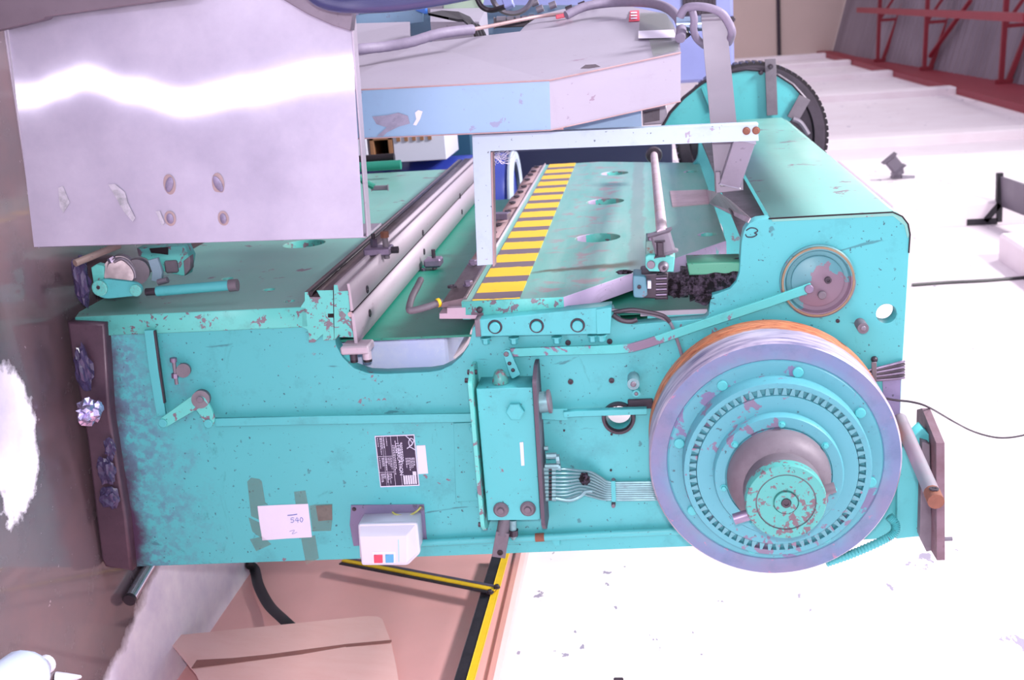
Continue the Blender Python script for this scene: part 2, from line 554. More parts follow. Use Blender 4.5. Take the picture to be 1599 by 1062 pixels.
def bar_mesh(p0, p1, w, t, normal, bevel=.0015):
    """flat bar from p0 to p1, width w across, thickness t along normal"""
    p0, p1 = Vector(p0), Vector(p1)
    d = (p1 - p0).normalized()
    n = Vector(normal)
    n = (n - d * n.dot(d)).normalized()
    s = d.cross(n)
    bm = bmesh.new()
    bmesh.ops.create_cube(bm, size=1)
    L = (p1 - p0).length
    c = (p0 + p1) / 2
    for v in bm.verts:
        v.co = c + d * v.co.x * L + s * v.co.y * w + n * v.co.z * t
    if bevel: bmesh.ops.bevel(bm, geom=bm.edges[:], offset=bevel, segments=1, affect='EDGES')
    return mesh_from(bm)
def bar(name, p0, p1, w, t, normal, mat, parent=None, bevel=.0015, **kw):
    return link(name, bar_mesh(p0, p1, w, t, normal, bevel), mat, parent, **kw)

def ring_sweep(bm, pts, radii, n=10, cap=True, flat=1.0):
    prev = None
    u = None
    rings = []
    for i, p in enumerate(pts):
        a = pts[max(i - 1, 0)]
        b = pts[min(i + 1, len(pts) - 1)]
        d = (b - a).normalized()
        if u is None:
            u, w, _ = frame_for(d)
        else:
            u = (u - d * u.dot(d)).normalized()
            w = d.cross(u)
        r = radii[i] if isinstance(radii, (list, tuple)) else radii
        rings.append([bm.verts.new(p + (u * math.cos(2 * PI * k / n) + w * math.sin(2 * PI * k / n) * flat) * r) for k in range(n)])
    for a, b in zip(rings, rings[1:]):
        for k in range(n):
            bm.faces.new((a[k], a[(k + 1) % n], b[(k + 1) % n], b[k]))
    if cap:
        bm.faces.new(rings[0])
        bm.faces.new(rings[-1][::-1])

def spline(pts, m=6):
    pts = [Vector(p) for p in pts]
    if len(pts) < 3: return pts
    out = []
    for i in range(len(pts) - 1):
        p0 = pts[max(i - 1, 0)]; p1 = pts[i]; p2 = pts[i + 1]; p3 = pts[min(i + 2, len(pts) - 1)]
        for k in range(m):
            t = k / m
            out.append(.5 * ((2 * p1) + (p2 - p0) * t + (2 * p0 - 5 * p1 + 4 * p2 - p3) * t * t + (3 * p1 - p0 - 3 * p2 + p3) * t ** 3))
    out.append(pts[-1])
    return out
def tube(name, pts, r, mat, parent=None, n=10, m=6, ribs=None, flat=1.0, straight=False, **kw):
    q = [Vector(p) for p in pts] if straight else spline(pts, m)
    bm = bmesh.new()
    rad = r
    if ribs:
        rad = [r * (1 + ribs * (i % 2)) for i in range(len(q))]
    ring_sweep(bm, q, rad, n, True, flat)
    return link(name, mesh_from(bm), mat, parent, smooth=True, **kw)
def rod(name, p0, p1, r, mat, parent=None, n=16, r1=None, **kw):
    bm = bmesh.new()
    ring_sweep(bm, [Vector(p0), Vector(p1)], [r, r if r1 is None else r1], n)
    return link(name, mesh_from(bm), mat, parent, smooth=True, **kw)

def lathe_mesh(prof, c, axis, n=48):
    """prof: (radius, distance along axis) pairs"""
    u, w, d = frame_for(axis)
    bm = bmesh.new()
    rings = []
    c = Vector(c)
    for r, h in prof:
        if r < 1e-6:
            rings.append([bm.verts.new(c + d * h)])
        else:
            rings.append([bm.verts.new(c + d * h + (u * math.cos(2 * PI * k / n) + w * math.sin(2 * PI * k / n)) * r) for k in range(n)])
    for a, b in zip(rings, rings[1:]):
        for k in range(n):
            j = (k + 1) % n
            if len(a) == 1 and len(b) == 1: continue
            if len(a) == 1: bm.faces.new((a[0], b[j], b[k]))
            elif len(b) == 1: bm.faces.new((a[k], a[j], b[0]))
            else: bm.faces.new((a[k], a[j], b[j], b[k]))
    return mesh_from(bm)
def lathe(name, prof, c, axis, mat, parent=None, n=48, **kw):
    return link(name, lathe_mesh(prof, c, axis, n), mat, parent, smooth=True, **kw)

_bolt = {}
def bolt(name, pos, axis, r, h, mat, parent, washer=True, kind='hex'):
    """hexagon head on a washer (or a socket cap / plain pin); every copy shares its mesh"""
    key = (kind, washer, mat.name)
    if key not in _bolt:
        if kind == 'hex':
            bm = bmesh.new()
            if washer:
                ring_sweep(bm, [Vector((0, 0, 0)), Vector((0, 0, .22))], 1.0, 16)
                ring_sweep(bm, [Vector((0, 0, .2)), Vector((0, 0, .86)), Vector((0, 0, 1.0))], [.76, .76, .64], 6)
            else:
                ring_sweep(bm, [Vector((0, 0, 0)), Vector((0, 0, .88)), Vector((0, 0, 1.0))], [1, 1, .86], 6)
            me = mesh_from(bm)
        elif kind == 'socket':
            me = lathe_mesh([(0, 0), (1, 0), (1, .85), (.9, 1), (.5, 1), (.45, .45), (0, .45)], (0, 0, 0), (0, 0, 1), 16)
        elif kind == 'dome':
            me = lathe_mesh([(0, 0), (1, 0), (1, .35), (.86, .7), (.5, .95), (0, 1)], (0, 0, 0), (0, 0, 1), 14)
        else:
            me = lathe_mesh([(0, 0), (1, 0), (1, .85), (.86, 1), (0, 1)], (0, 0, 0), (0, 0, 1), 16)
        me.materials.append(mat)
        _bolt[key] = me
    o = bpy.data.objects.new(name, _bolt[key])
    COL.objects.link(o)
    o.parent = parent
    ORG[o.name] = Vector(pos)
    o.location = Vector(pos) - ORG[parent.name]
    o.rotation_euler = Vector(axis).to_track_quat('Z', 'Y').to_euler()
    o.scale = (r, r, h)
    return o

def quad_mesh(pts, thick, normal=None):
    """solid sheet from a loop of 3-D points"""
    pts = [Vector(p) for p in pts]
    n = Vector(normal).normalized() if normal is not None else (pts[1] - pts[0]).cross(pts[2] - pts[0]).normalized()
    bm = bmesh.new()
    a = [bm.verts.new(p) for p in pts]
    b = [bm.verts.new(p + n * thick) for p in pts]
    bm.faces.new(a)
    bm.faces.new(b[::-1])
    for i in range(len(a)):
        j = (i + 1) % len(a)
        bm.faces.new((a[i], b[i], b[j], a[j]))
    return mesh_from(bm)
def sheet(name, pts, thick, mat, parent=None, normal=None, **kw):
    return link(name, quad_mesh(pts, thick, normal), mat, parent, **kw)

def crumple(name, c, r, mat, parent=None, sub=3, amp=.5, freq=2.2, seed=0, scale=(1, 1, 1), **kw):
    bm = bmesh.new()
    bmesh.ops.create_icosphere(bm, subdivisions=sub, radius=1)
    for v in bm.verts:
        d = v.co.normalized()
        k = noise.noise(d * freq + Vector((seed * 7.1, 3.3, 1.7))) + .5 * noise.noise(d * freq * 2.7 + Vector((1, seed * 5.3, 9)))
        q = d * (1 + amp * k)
        v.co = Vector(c) + Vector([q[i] * r * scale[i] for i in range(3)])
    return link(name, mesh_from(bm), mat, parent, **kw)

OUT = Vector((0, -1, 0))      # towards the photographer, out of the side frame
LEFT = Vector((-1, 0, 0))     # towards the machine's front
#==BODY==
# ================================================================== THE HALL
WX = PZ(335, 984, 0)[0] + .01          # face of the long wall
YB = 39.0                              # far end wall
def struct(o):
    o['kind'] = 'structure'
    return o
struct(box('floor', (-14, -9, -.12), (WX + .2, YB + .2, 0), floor_m, bevel=0))
zt0, zt1 = PX(1599, 178, WX), PX(1312, 98, WX)      # underside of the eave beam, near and far
zu0, zu1 = PX(1599, 141, WX - .05), PX(1330, 92, WX - .05)
def lerp(a, b, y, i=2):
    return a[i] + (b[i] - a[i]) * min((y - a[1]) / (b[1] - a[1]), 1.0)
struct(sheet('wall_right', [(WX, -9, 0), (WX, YB, 0), (WX, YB, 8.6), (WX, -9, 8.6)], .2, wall_m, normal=(1, 0, 0)))
struct(box('wall_back', (-14, YB, 0), (WX + .2, YB + .2, 12.5), end_m, bevel=0))
# brown dado with a rounded top bead
dz = PX(822, 870, WX - .03)[2]
da = PX(775, 1062, WX - .03)[2]
bm = bmesh.new()
prof = [(0, 0), (-.025, 0), (-.025, dz - .05), (-.04, dz - .04), (-.045, dz - .02), (-.035, dz - .004), (-.015, dz), (0, dz)]
va = [bm.verts.new((WX + x, -8, z)) for x, z in prof]
vb = [bm.verts.new((WX + x, YB, z)) for x, z in prof]
for i in range(len(prof) - 1):
    bm.faces.new((va[i], va[i + 1], vb[i + 1], vb[i]))
bm.faces.new(va); bm.faces.new(vb[::-1])
struct(link('baseboard_right', mesh_from(bm), dado_m, smooth=True))
# wall piers and the panels between them
PY = [PX(1100, y, WX)[1] for y in (103, 117, 139, 172, 246)]
PY += [PY[4] - 4.6, PY[4] - 9.0]
k = 1
for i, y in enumerate(PY[:5]):
    zt = lerp(zt0, zt1, y) + .05
    struct(box('trim_%d' % k, (WX - .13, y, dz + .3), (WX + .02, y + .5, zt), wall_m, bevel=.02)); k += 1
ya, yb = PX(1313, 250, WX - .2)[1], PX(1405, 322, WX - .2)[1]
zb = PX(1320, 262, WX - .2)[2]
struct(box('trim_%d' % k, (WX - .2, yb, zb), (WX + .02, ya, 7.6), wall_m, bevel=.02)); k += 1
q = PX(1548, 356, WX - .2)
struct(box('trim_%d' % k, (WX - .2, q[1] - 3.6, q[2]), (WX + .02, q[1] - .2, 7.6), wall_m, bevel=.02)); k += 1
# red eave beam
def eave(y): return lerp(zt0, zt1, y), lerp(zu0, zu1, y)
lo0, up0 = eave(12.0); lo1, up1 = eave(YB)
bm = bmesh.new()
v = [bm.verts.new(p) for p in ((WX - .12, 12, lo0), (WX + .02, 12, lo0), (WX + .02, 12, up0), (WX - .12, 12, up0),
                               (WX - .12, YB, lo1), (WX + .02, YB, lo1), (WX + .02, YB, up1), (WX - .12, YB, up1))]
for f in ((0, 1, 2, 3), (7, 6, 5, 4), (0, 3, 7, 4), (1, 5, 6, 2), (3, 2, 6, 7), (0, 4, 5, 1)):
    bm.faces.new([v[j] for j in f])
struct(link('trim_%d' % k, mesh_from(bm), primer_red)); k += 1
# corrugated roof: every rib is geometry, running up from the eave
SL = .27
bm = bmesh.new()
rows = []
y, n = -8.0, 0
while y < YB:
    _, u = eave(max(y, 12))
    hgt = .035 if n % 4 in (1, 2) else 0
    rows.append((bm.verts.new((WX + .3, y, u - .05 + hgt)), bm.verts.new((-13.5, y, u + SL * (WX + 13.5) + hgt))))
    y += .07 if n % 2 else .11
    n += 1
for a, b in zip(rows, rows[1:]):
    bm.faces.new((a[0], a[1], b[1], b[0]))
struct(link('ceiling', mesh_from(bm), roof_m))
# red lattice trusses standing on the piers
def truss(y):
    lo, u = eave(y)
    t = thing('roof_truss', '', 'truss', (WX - .1, y, lo))
    a = Vector((WX - .14, y, u - .12))
    fb = lambda s: a + Vector((-s, 0, s * .03))
    ft = lambda s: a + Vector((-s, 0, .12 + s * .36))
    w = .085
    bar('bottom_chord', fb(0), fb(9), w, w, (0, 1, 0), primer_red, t, 0)
    bar('top_chord', ft(0), ft(9), w, w, (0, 1, 0), primer_red, t, 0)
    for s in (1.0, 2.4, 4.0, 5.8, 7.6):
        bar('web_strut', fb(s), ft(s), .07, .07, (0, 1, 0), primer_red, t, 0)
    for s0, s1 in ((1.0, 2.4), (2.4, 4.0), (4.0, 5.8), (5.8, 7.6)):
        bar('web_diagonal', fb(s0), ft(s1), .06, .06, (0, 1, 0), primer_red, t, 0)
    bar('end_post', a + Vector((.0, 0, -.1)), a + Vector((.0, 0, .3)), .12, .06, (0, 1, 0), primer_red, t, 0)
    return t
TY = [0] + [min(PX(x, y, WX - .1)[1], YB - 1) for x, y in ((1365, 98.4), (1437, 111.5), (1556, 133))]
for y, lab in zip(TY[1:], ('red lattice roof truss furthest off, nearest the beige end wall', 'red lattice roof truss in the middle of the three in view',
                           'red lattice roof truss at the photo edge, nearest of the three in view')):
    t = truss(y)
    tag(t, lab, 'truss', 'red roof trusses')
# knee brace running from the middle truss foot along the roof
a0, a1 = P(1452, 88, TY[2] - .1), P(1516, 0, TY[2] - 1.4)
o = bar('roof_brace', a0, a1, .075, .075, (0, 1, 0), primer_red)
tag(o, 'slanting red brace springing from the foot of the middle roof truss', 'brace')
p0, p1 = P(1604, 27.5, 18.0), P(1341, 15.5, 34.0)
o = bar('roof_tie', p0, p1, .12, .12, (0, 0, 1), primer_red)
tag(o, 'long straight red tie rail crossing all the trusses below the grey roof sheets', 'rail')
# far end wall fittings
lp = P(1313, 88, YB - .2)
lm = bpy.data.materials.new('lit_lamp'); lm.use_nodes = True
lb = lm.node_tree.nodes['Principled BSDF']
lb.inputs['Emission Color'].default_value = (1, .97, 1, 1); lb.inputs['Emission Strength'].default_value = 6
o = thing('wall_lamp', 'small glowing white lamp under the roof corner of the end wall', 'lamp', lp)
rod('housing', lp + Vector((0, .19, 0)), lp, .12, dark_m, o)
lathe('bulb', [(.0, .16), (.08, .14), (.12, .06), (.12, 0)], lp, OUT, lm, o, 16)
q0, q1 = P(1215, -6, YB - .04), P(1217, 101, YB - .04)
o = rod('conduit_pipe', q0, q1, .06, dark_m)
tag(o, 'thin dark conduit line running straight across the beige end wall', 'pipe')
q0 = P(1226, 103, YB - .15)
o = thing('wall_bracket', 'small grey bracket with a knob low on the beige end wall beside the dark conduit', 'bracket', q0)
bar('arm', P(1219, 103, YB - .1), P(1248, 101, YB - .1), .09, .09, (0, 1, 0), dark_m, o)
rod('knob', P(1246, 104, YB - .12), P(1242, 91, YB - .12), .12, dark_m, o)

# things on the white wall
fy = PX(1400, 277, WX - .215)[1]
q = P(1402, 277, fy)
t = thing('wall_fan', 'small pale lamp-like fitting on a bracket on the white wall above the press hood', 'fitting', (WX, fy, q.z))
tube('cable_stub', [P(1408, 277, fy), P(1418, 277.5, fy), P(1428, 277.5, fy)], .022, galv_m, t, 8)
sheet('base_plate', [P(1393, 280, fy), P(1411, 278, fy), P(1407, 269, fy), P(1399, 269, fy)], .12, galv_m, t, (0, 1, 0))
rod('stem', P(1404, 272, fy), P(1402, 262, fy), .05, galv_m, t)
bar('head', P(1388, 247, fy), P(1403, 265, fy), .12, .12, (0, 1, 0), galv_m, t, .02)
by = PX(1520, 348, WX - .02)[1]
q = P(1545, 346, by)
t = thing('wall_panel', 'flat grey panel held out from the white wall on a black triangular bracket', 'panel', (WX, by, q.z))
bar('wall_rail', P(1509, 346.5, by), P(1556, 344.5, by), .05, .05, (1, 0, 0), black_rub, t)
bar('arm', P(1559, 346, by), P(1561, 270, by), .05, .05, (0, 1, 0), black_rub, t)
bar('strut', P(1537, 345, by), P(1560, 318, by), .05, .05, (0, 1, 0), black_rub, t)
pa, pb = P(1560, 275, by), P(1562, 322, by)
sheet('board', [pa, pb, pb + Vector((0, -3.2, .35)), pa + Vector((0, -3.2, .35))], .02, galv_m, t, (0, 0, 1))
o = tube('wall_cable', [PX(1424, 445, WX - .012), PX(1480, 441, WX - .012), PX(1540, 438, WX - .012), PX(1640, 430, WX - .012)], .012, black_rub, n=6, m=3)
tag(o, 'dark straight cable stapled along the white wall beside the press head', 'cable')
o = tube('wall_cable', [PX(1583, 399, WX - .012), PX(1597, 398, WX - .012), PX(1630, 397, WX - .012)], .012, black_rub, n=6, m=3)
tag(o, 'short dark end of cable on the white wall near the grey panel', 'cable')
o = box('wall_socket', PX(958, 1058, WX - .03), PX(974, 1072, WX) + Vector((0, 0, 0)), dark_m, bevel=.003)
tag(o, 'small dark box cut by the photo edge on the white wall', 'socket')

# yellow angle-iron frame standing against the dado
gx = WX - .075
b0, bj, b1 = PX(791, 862, gx), PX(775, 924, gx), PX(733, 1068, gx)
t = thing('angle_frame', 'T-shaped yellow painted angle-iron frame set against the brown dado', 'frame', (gx, bj.y, 0))
def angle_iron(name, p0, p1, w, par, dn, dw, lip=False):
    d = (Vector(p1) - Vector(p0)).normalized()
    side = d.cross(Vector((-1, 0, 0))).normalized()
    if side.dot(Vector(dn)) < 0: side = -side
    me1 = bar_mesh(p0, p1, w, .006, (-1, 0, 0))
    o = link(name, me1, yellow_m, par)
    c = -side * (w * .5)
    c2 = Vector((.02, 0, 0))
    c2 = side * (w * .5 + dw * .5) + Vector((.004, 0, 0))
    link('flange_shadow_strip', bar_mesh(Vector(p0) + c2, Vector(p1) + c2, dw, .006, (-1, 0, 0)), dark_m, o)  # black flange on the rail; on the brace, its shadow as a dark strip
    if lip:
        c3 = -side * (w * .5 + .006)
        link('bare_edge', bar_mesh(Vector(p0) + c3, Vector(p1) + c3, .014, .012, (-1, 0, 0)), bolt_m, o)
    return o
angle_iron('rail', b0, b1, mpx(11, bj.y), t, (0, 0, -1), .04)
angle_iron('brace', PX(535, 875, gx - .012), PX(774, 921, gx - .012), mpx(9, bj.y), t, (0, -.3, -1), .016, True)
for x, y in ((765, 926), (776, 918)):
    bolt('bolt', PX(x, y, gx - .016), LEFT, .012, .012, dark_m, t)
# loose copper-brown sheet leaning on the dado
def lean(x, y):
    f = min(max((x - 258) / 340, 0), 1)
    return PX(x, y, WX - .15 + .10 * f)
loop = [lean(258, 994), lean(574, 962), lean(590, 963), lean(597, 967), lean(611, 1004), lean(619, 1040), lean(630, 1110), lean(330, 1110), lean(306, 1052)]
low = min(p.z for p in loop)
t = thing('bent_sheet', 'loose copper-brown sheet with a dark crease leaning on the brown dado', 'sheet', (loop[0].x, loop[0].y, 0))
sheet('panel', loop, .004, copper_sheet, t, (1, 0, 0))
cr = [lean(303, 1039), lean(360, 1034), lean(420, 1027), lean(480, 1019), lean(540, 1010), lean(611, 1003)]
cr = [p + Vector((-.004, 0, 0)) for p in cr]
wdt = [.05, .035, .028, .03, .022, .018]
bm = bmesh.new()
va = [bm.verts.new(p + Vector((0, -w_ * .5, 0))) for p, w_ in zip(cr, wdt)]
vb = [bm.verts.new(p + Vector((0, w_ * .5, 0))) for p, w_ in zip(cr, wdt)]
vc = [bm.verts.new(p + Vector((.005, 0, 0))) for p, w_ in zip(cr, wdt)]
for i in range(len(cr) - 1):
    bm.faces.new((va[i], va[i + 1], vb[i + 1], vb[i])); bm.faces.new((vb[i], vb[i + 1], vc[i + 1], vc[i])); bm.faces.new((vc[i], vc[i + 1], va[i + 1], va[i]))
link('crease', mesh_from(bm), metal('crease_brown', srgb(150, 98, 92), .5, 0, .3), t)
# black rubber strap
o = tube('rubber_strap', [PZ(386, 880, .01) + Vector((0, 0, 0)), PX(397, 888, WX - .05), PX(404, 915, WX - .055), PX(420, 945, WX - .06), PX(441, 966, WX - .08), PX(462, 985, WX - .07)], .02, black_rub, n=8, flat=.35)
tag(o, 'curved flat black rubber strap hanging over the dado behind the copper-brown sheet', 'strap')
# short chromed pipe on the wet floor
a0, a1 = PZ(236, 880, .02), PZ(204, 934, .02)
o = thing('pipe_offcut', 'short shiny metal pipe lying on the wet floor at the machine foot', 'pipe', (a1.x, a1.y, 0))
rod('tube', a0, a1, .018, metal('chromed_pipe', srgb(222, 218, 236), .12, .9, .2), o)
rod('dark_end', a1, a1 + (a1 - a0).normalized() * .012, .019, dark_m, o)
# plastic jug at the picture's corner
jb = PZ(20, 1046, .05)
t = thing('plastic_jug', 'pale blue translucent plastic jug with a round cap lying on the wet floor', 'jug', (jb.x, jb.y, 0))
jm = plain('milky_blue_plastic', srgb(196, 208, 236), .35)
ja, jc = PZ(-16, 1100, .065), PZ(52, 1044, .065)
d = (jc - ja).normalized()
bm = bmesh.new()
ring_sweep(bm, [jc + d * (s - .045) for s in (-.2, -.18, -.06, .0, .03, .045)], [.06, .068, .068, .066, .052, .03], 18)
link('body', mesh_from(bm), jm, t, smooth=True)
rod('cap', PZ(66, 1042, .075), PZ(73, 1037, .075), .024, white_pl, t)
rod('cap_dimple', PZ(68, 1041, .1), PZ(68.5, 1040, .107), .007, blue_pl, t)
nb = PZ(88, 1062, .0)
o = lathe('nozzle_cone', [(0, 0), (.022, 0), (.014, .03), (.004, .062), (0, .064)], nb + Vector((0, 0, .001)), (.0, .25, 1), white_pl, n=18)
tag(o, 'small white plastic nozzle cone standing beside the plastic jug on the floor', 'nozzle')
# crumpled rubbish along the machine foot
fc = P(139, 641, FY - .10)
o = crumple('foil_ball', fc, .034, foil_m, None, 3, .55, 2.4, 3)
tag(o, 'crumpled ball of shiny silvery foil on the floor by the machine foot', 'foil')
# ================================================================== THE GREEN PRESS BRAKE
PB = thing('press_brake', 'large worn teal press brake with a big flywheel on its side frame', 'machine', (P(200, 700, FY).x, FY + 1.3, 0))
FT = .05
# ---- near side frame
fr = [(211, 885), (700, 868), (1065, 854), (1300, 846), (1436, 838), (1432, 770), (1404, 692), (1408, 590), (1415, 470), (1419, 400)]
fr_c = [(1421, 366), (1418, 350), (1409, 338), (1394, 331)]
fr += fr_c + [(1300, 336), (1200, 341), (1182, 343), (1170, 349), (1162, 360), (1158, 378), (1155, 425), (1150, 440), (1140, 451), (1125, 457), (1113, 461),
              (1109, 470), (1107, 492), (1101, 498), (1060, 501), (990, 507), (972, 505), (962, 496), (957, 482), (945, 494), (750, 503), (738, 512), (736, 525), (731, 541), (720, 557),
              (705, 570), (688, 578), (670, 581), (600, 584), (575, 583), (552, 575), (535, 558), (525, 540), (522, 520), (480, 500), (300, 500), (170, 505), (168, 640), (190, 800)]
outline = pxY(fr, FY)
holes = []
def hole(x, y, rx):
    c = uv(P(x, y, FY), 'Y')
    return circ(c, mpx(rx), 24)
holes = [hole(1384, 490, 14.5), hole(966, 652, 19), hole(1160, 640, 60), hole(1276, 438, 34)]
me = plate_mesh(outline, 'Y', FY, FY + FT, holes, .0015)
near = link('side_frame', me, frame_m, PB)
def shifted(me, dy):
    m2 = me.copy()
    m2.materials.clear()
    m2.transform(Matrix.Translation((0, dy, 0)))
    return m2
far = link('side_frame', shifted(me, YE - FY - .3), teal, PB)
# dark collar round the inspection hole, small dark tapped holes
c = P(966, 655, FY)
lathe('hole_collar', [(mpx(19), .004), (mpx(21), .012), (mpx(25), .012), (mpx(26), 0), (mpx(19), 0)], P(966, 652, FY), OUT, dark_m, PB, 32)
for x, y, r in ((887, 535, 4.2), (952, 533, 4.2), (891, 596, 4.2), (955, 594, 4.2), (1389, 587, 4.5), (962, 633, 2.2), (1308, 501, 3), (955, 678, 1.8), (954, 734, 1.8), (942, 655, 2.0), (881, 672, 1.6)):
    bolt('socket_screw', P(x, y, FY - .0005), OUT, mpx(r), .004, dark_m, PB, kind='socket')
# foot casting, grimy
foot = [(113, 497), (121, 555), (134, 620), (144, 680), (151, 740), (158, 800), (166, 865), (172, 877), (180, 879), (214, 884), (205, 800), (180, 640), (172, 500)]
foot_m = metal('oil_soaked_foot', srgb(84, 64, 78), .3, .2, .55, srgb(44, 30, 46), 9)
plateY('foot', foot, FY - .035, FY + .09, foot_m, PB, .008, pickY=FY)
plateY('foot', foot, YE - .35, YE - .22, foot_m, PB, .008, pickY=FY)
# crumpled dark film stuck along the foot
for i, (x, y, r, s) in enumerate(((171, 700, 12, (1.4, .5, .7)), (166, 735, 15, (1.5, .5, .9)), (172, 778, 15, (1.2, .5, 1.0)), (130, 575, 18, (1.9, .5, .7)))):
    crumple('plastic_film', P(x, y, FY - .05), mpx(r), bag_m, PB, 3, .6, 1.9, 5 + i, s)
crumple('plastic_film', P(122, 440, FY - .01) + Vector((0, .02, 0)), mpx(26), bag_m, PB, 3, .45, 1.6, 12, (1.5, .6, .45))

BE = FY - .014
# ---- bed: front plate with hole, rails, die
bx = P(390, 483, BE).x
bx2 = P(390, 515, BE).x
yn = BE
z0, z1 = P(112, 500, FY).z, P(478, 468, FY).z
zb0 = P(122, 500, FY).z
loop = [(yn, zb0), (yn, z1), (YE, z1), (YE, zb0), (YE - .06, z0 - .0), (yn + .06, z0)]
h1 = PX(475, 380.5, bx)
hr = (PX(507, 379, bx).z - PX(443, 383, bx).z) / 2
holes = [circ((h1.y, h1.z), hr, 32)]
for x, y, r in ((420, 452, 9), (452, 470, 8), (355, 435, 9)):
    q = PX(x, y, bx); holes.append(circ((q.y, q.z), mpx(r, q.y), 16))
me = plate_mesh(loop, 'X', bx, bx2, holes, .003)
me.materials.append(teal_pale); me.materials.append(teal_worn)
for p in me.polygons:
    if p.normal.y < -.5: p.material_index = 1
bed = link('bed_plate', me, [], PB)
rail = [(475.5, 456), (481, 456), (483, 464), (500, 464), (494, 453.5), (520, 453), (520.5, 490), (512, 490), (512, 496), (520.5, 496), (522, 531), (504, 532), (504, 522), (491, 535), (482, 535), (482, 522), (480, 515), (472, 511), (470, 478), (475.5, 470)]
plateY('bed_rail', rail, BE, YE + .02, oily_m, PB, .001, capmat=teal_worn)
plateY('black_rail', [(479, 458), (484, 455), (489, 456.5), (486, 464), (482, 465)], BE + .004, YE + .02, black_m, PB, .0008, pickY=BE)
holder = [(521, 445), (527, 445), (529, 455), (543.5, 454), (546.5, 484), (547.5, 490), (552, 527), (530, 527), (529, 522), (524, 530), (522, 530)]
plateY('die_holder', holder, BE, YE + .02, steel_m, PB, .001, capmat=teal_worn)
rod('pin_hole', P(535, 491, BE - .002), P(535, 491, BE + .02), mpx(5.5), dark_m, PB)
rod('locating_pin', P(547, 491, BE - .006), P(547, 491, BE + .02), mpx(4), pinkbar_m, PB)
d1 = [(541, 443), (546, 443), (551.8, 485), (547, 486.5), (544, 456)]
d2 = [(548, 489.8), (552.6, 489.8), (559, 537), (553.5, 537), (552, 527)]
plateY('die_groove', [(545, 484), (549.4, 484), (550.2, 491), (546, 491)], BE - .002, YE + .02, black_m, PB, 0)
die_a = plateY('die_block', d1, BE - .004, YE + .02, steel_m, PB, .001)
die_b = plateY('die_block', d2, BE - .006, YE + .02, steel_m, PB, .001)
dzx = P(552, 463, FY)
for x, y, par in ((573, 452, die_a), (660, 364, die_a), (718, 306, die_a), (577, 489, die_b), (662, 393, die_b), (721, 331, die_b)):
    zz = P(548.8, 464, BE).z if par is die_a else P(555.8, 513, BE).z
    q = PZ(x, y, zz + .002)
    bolt('bolt_hole', q, (0, 0, 1), .011, .003, dark_m, par, kind='socket')
# die clamps
def clamp(px, py, Y, flip):
    t = None
    c = P(px, py, Y)
    s = mpx(1, Y)
    return c, s
Yc = FY * 443 / 391
c = P(591, 391, Yc)
s = mpx(1, Yc)
cl = box('die_clamp', c + Vector((-6 * s, -.03, -20 * s)), c + Vector((6 * s, .03, 21 * s)), bolt_m, PB, .004)
rod('square_head_bolt', c + Vector((-18 * s, 0, -6 * s)), c + Vector((0, 0, -6 * s)), 5.5 * s, bolt_m, cl, 4)
rod('stud', c + Vector((-26 * s, 0, -6 * s)), c + Vector((0, 0, -6 * s)), 3 * s, dark_m, cl, 12)
rod('rusty_bolt', c + Vector((-26 * s, -.01, 13 * s)), c + Vector((12 * s, -.01, 13 * s)), 4.5 * s, mauve_m, cl, 12)
rod('rusty_head', c + Vector((-29 * s, -.01, 13 * s)), c + Vector((-20 * s, -.01, 13 * s)), 6.5 * s, rust_m, cl, 6)
rod('end_nut', c + Vector((0, -.005, 20 * s)), c + Vector((0, -.005, 31 * s)), 5.5 * s, dark_m, cl, 6)
Yc = FY * 537 / 411
c = P(677, 409, Yc); s = mpx(1, Yc)
cl = box('die_clamp', c + Vector((-6.5 * s, -.03, -13 * s)), c + Vector((6.5 * s, .03, 13 * s)), bolt_m, PB, .006)
rod('stud', c + Vector((-19 * s, 0, 1 * s)), c + Vector((20 * s, 0, 1 * s)), 3 * s, dark_m, cl, 12)
rod('stud_sleeve', c + Vector((6 * s, 0, 1 * s)), c + Vector((18 * s, 0, 1 * s)), 4 * s, mauve_m, cl, 12)
rod('lock_nut', c + Vector((8 * s, -.02, -14 * s)), c + Vector((15 * s, -.02, -16 * s)), 4 * s, bolt_m, cl, 6)
c = P(556, 544.5, BE - .02); s = mpx(1)
cl = box('die_clamp', c + Vector((-6.5 * s, -.02, -22 * s)), c + Vector((6.5 * s, .05, 22 * s)), steel_m, PB, .004)
for dzz, r, m2 in ((-5, 6, dark_m), (16, 7, steel_m)):
    rod('clamp_bolt', c + Vector((4 * s, .0, dzz * s)), c + Vector((17 * s, .0, dzz * s)), r * s, m2, cl, 14)
    rod('bolt_end', c + Vector((17 * s, .0, dzz * s)), c + Vector((21 * s, .0, dzz * s)), r * s, black_m, cl, 14)

# ---- shields, tub shelf behind the throat
sx = P(650, 526, FY + .05).x
za, zb_ = P(470, 500, FY + .05).z, P(762, 500, FY + .05).z
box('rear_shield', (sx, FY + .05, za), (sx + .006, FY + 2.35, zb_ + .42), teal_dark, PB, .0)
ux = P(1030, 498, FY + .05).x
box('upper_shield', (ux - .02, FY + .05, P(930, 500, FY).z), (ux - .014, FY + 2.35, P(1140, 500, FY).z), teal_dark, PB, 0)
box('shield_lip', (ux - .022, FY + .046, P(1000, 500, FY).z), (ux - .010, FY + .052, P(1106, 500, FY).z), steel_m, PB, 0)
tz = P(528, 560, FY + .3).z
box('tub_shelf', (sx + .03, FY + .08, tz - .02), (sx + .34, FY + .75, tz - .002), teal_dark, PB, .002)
lit_edge = [(736, 524), (732, 541), (721, 557), (706, 570), (703, 567), (717, 554), (727, 539), (731, 523)]  # frame's lit throat edge, its brightness painted as pale beige
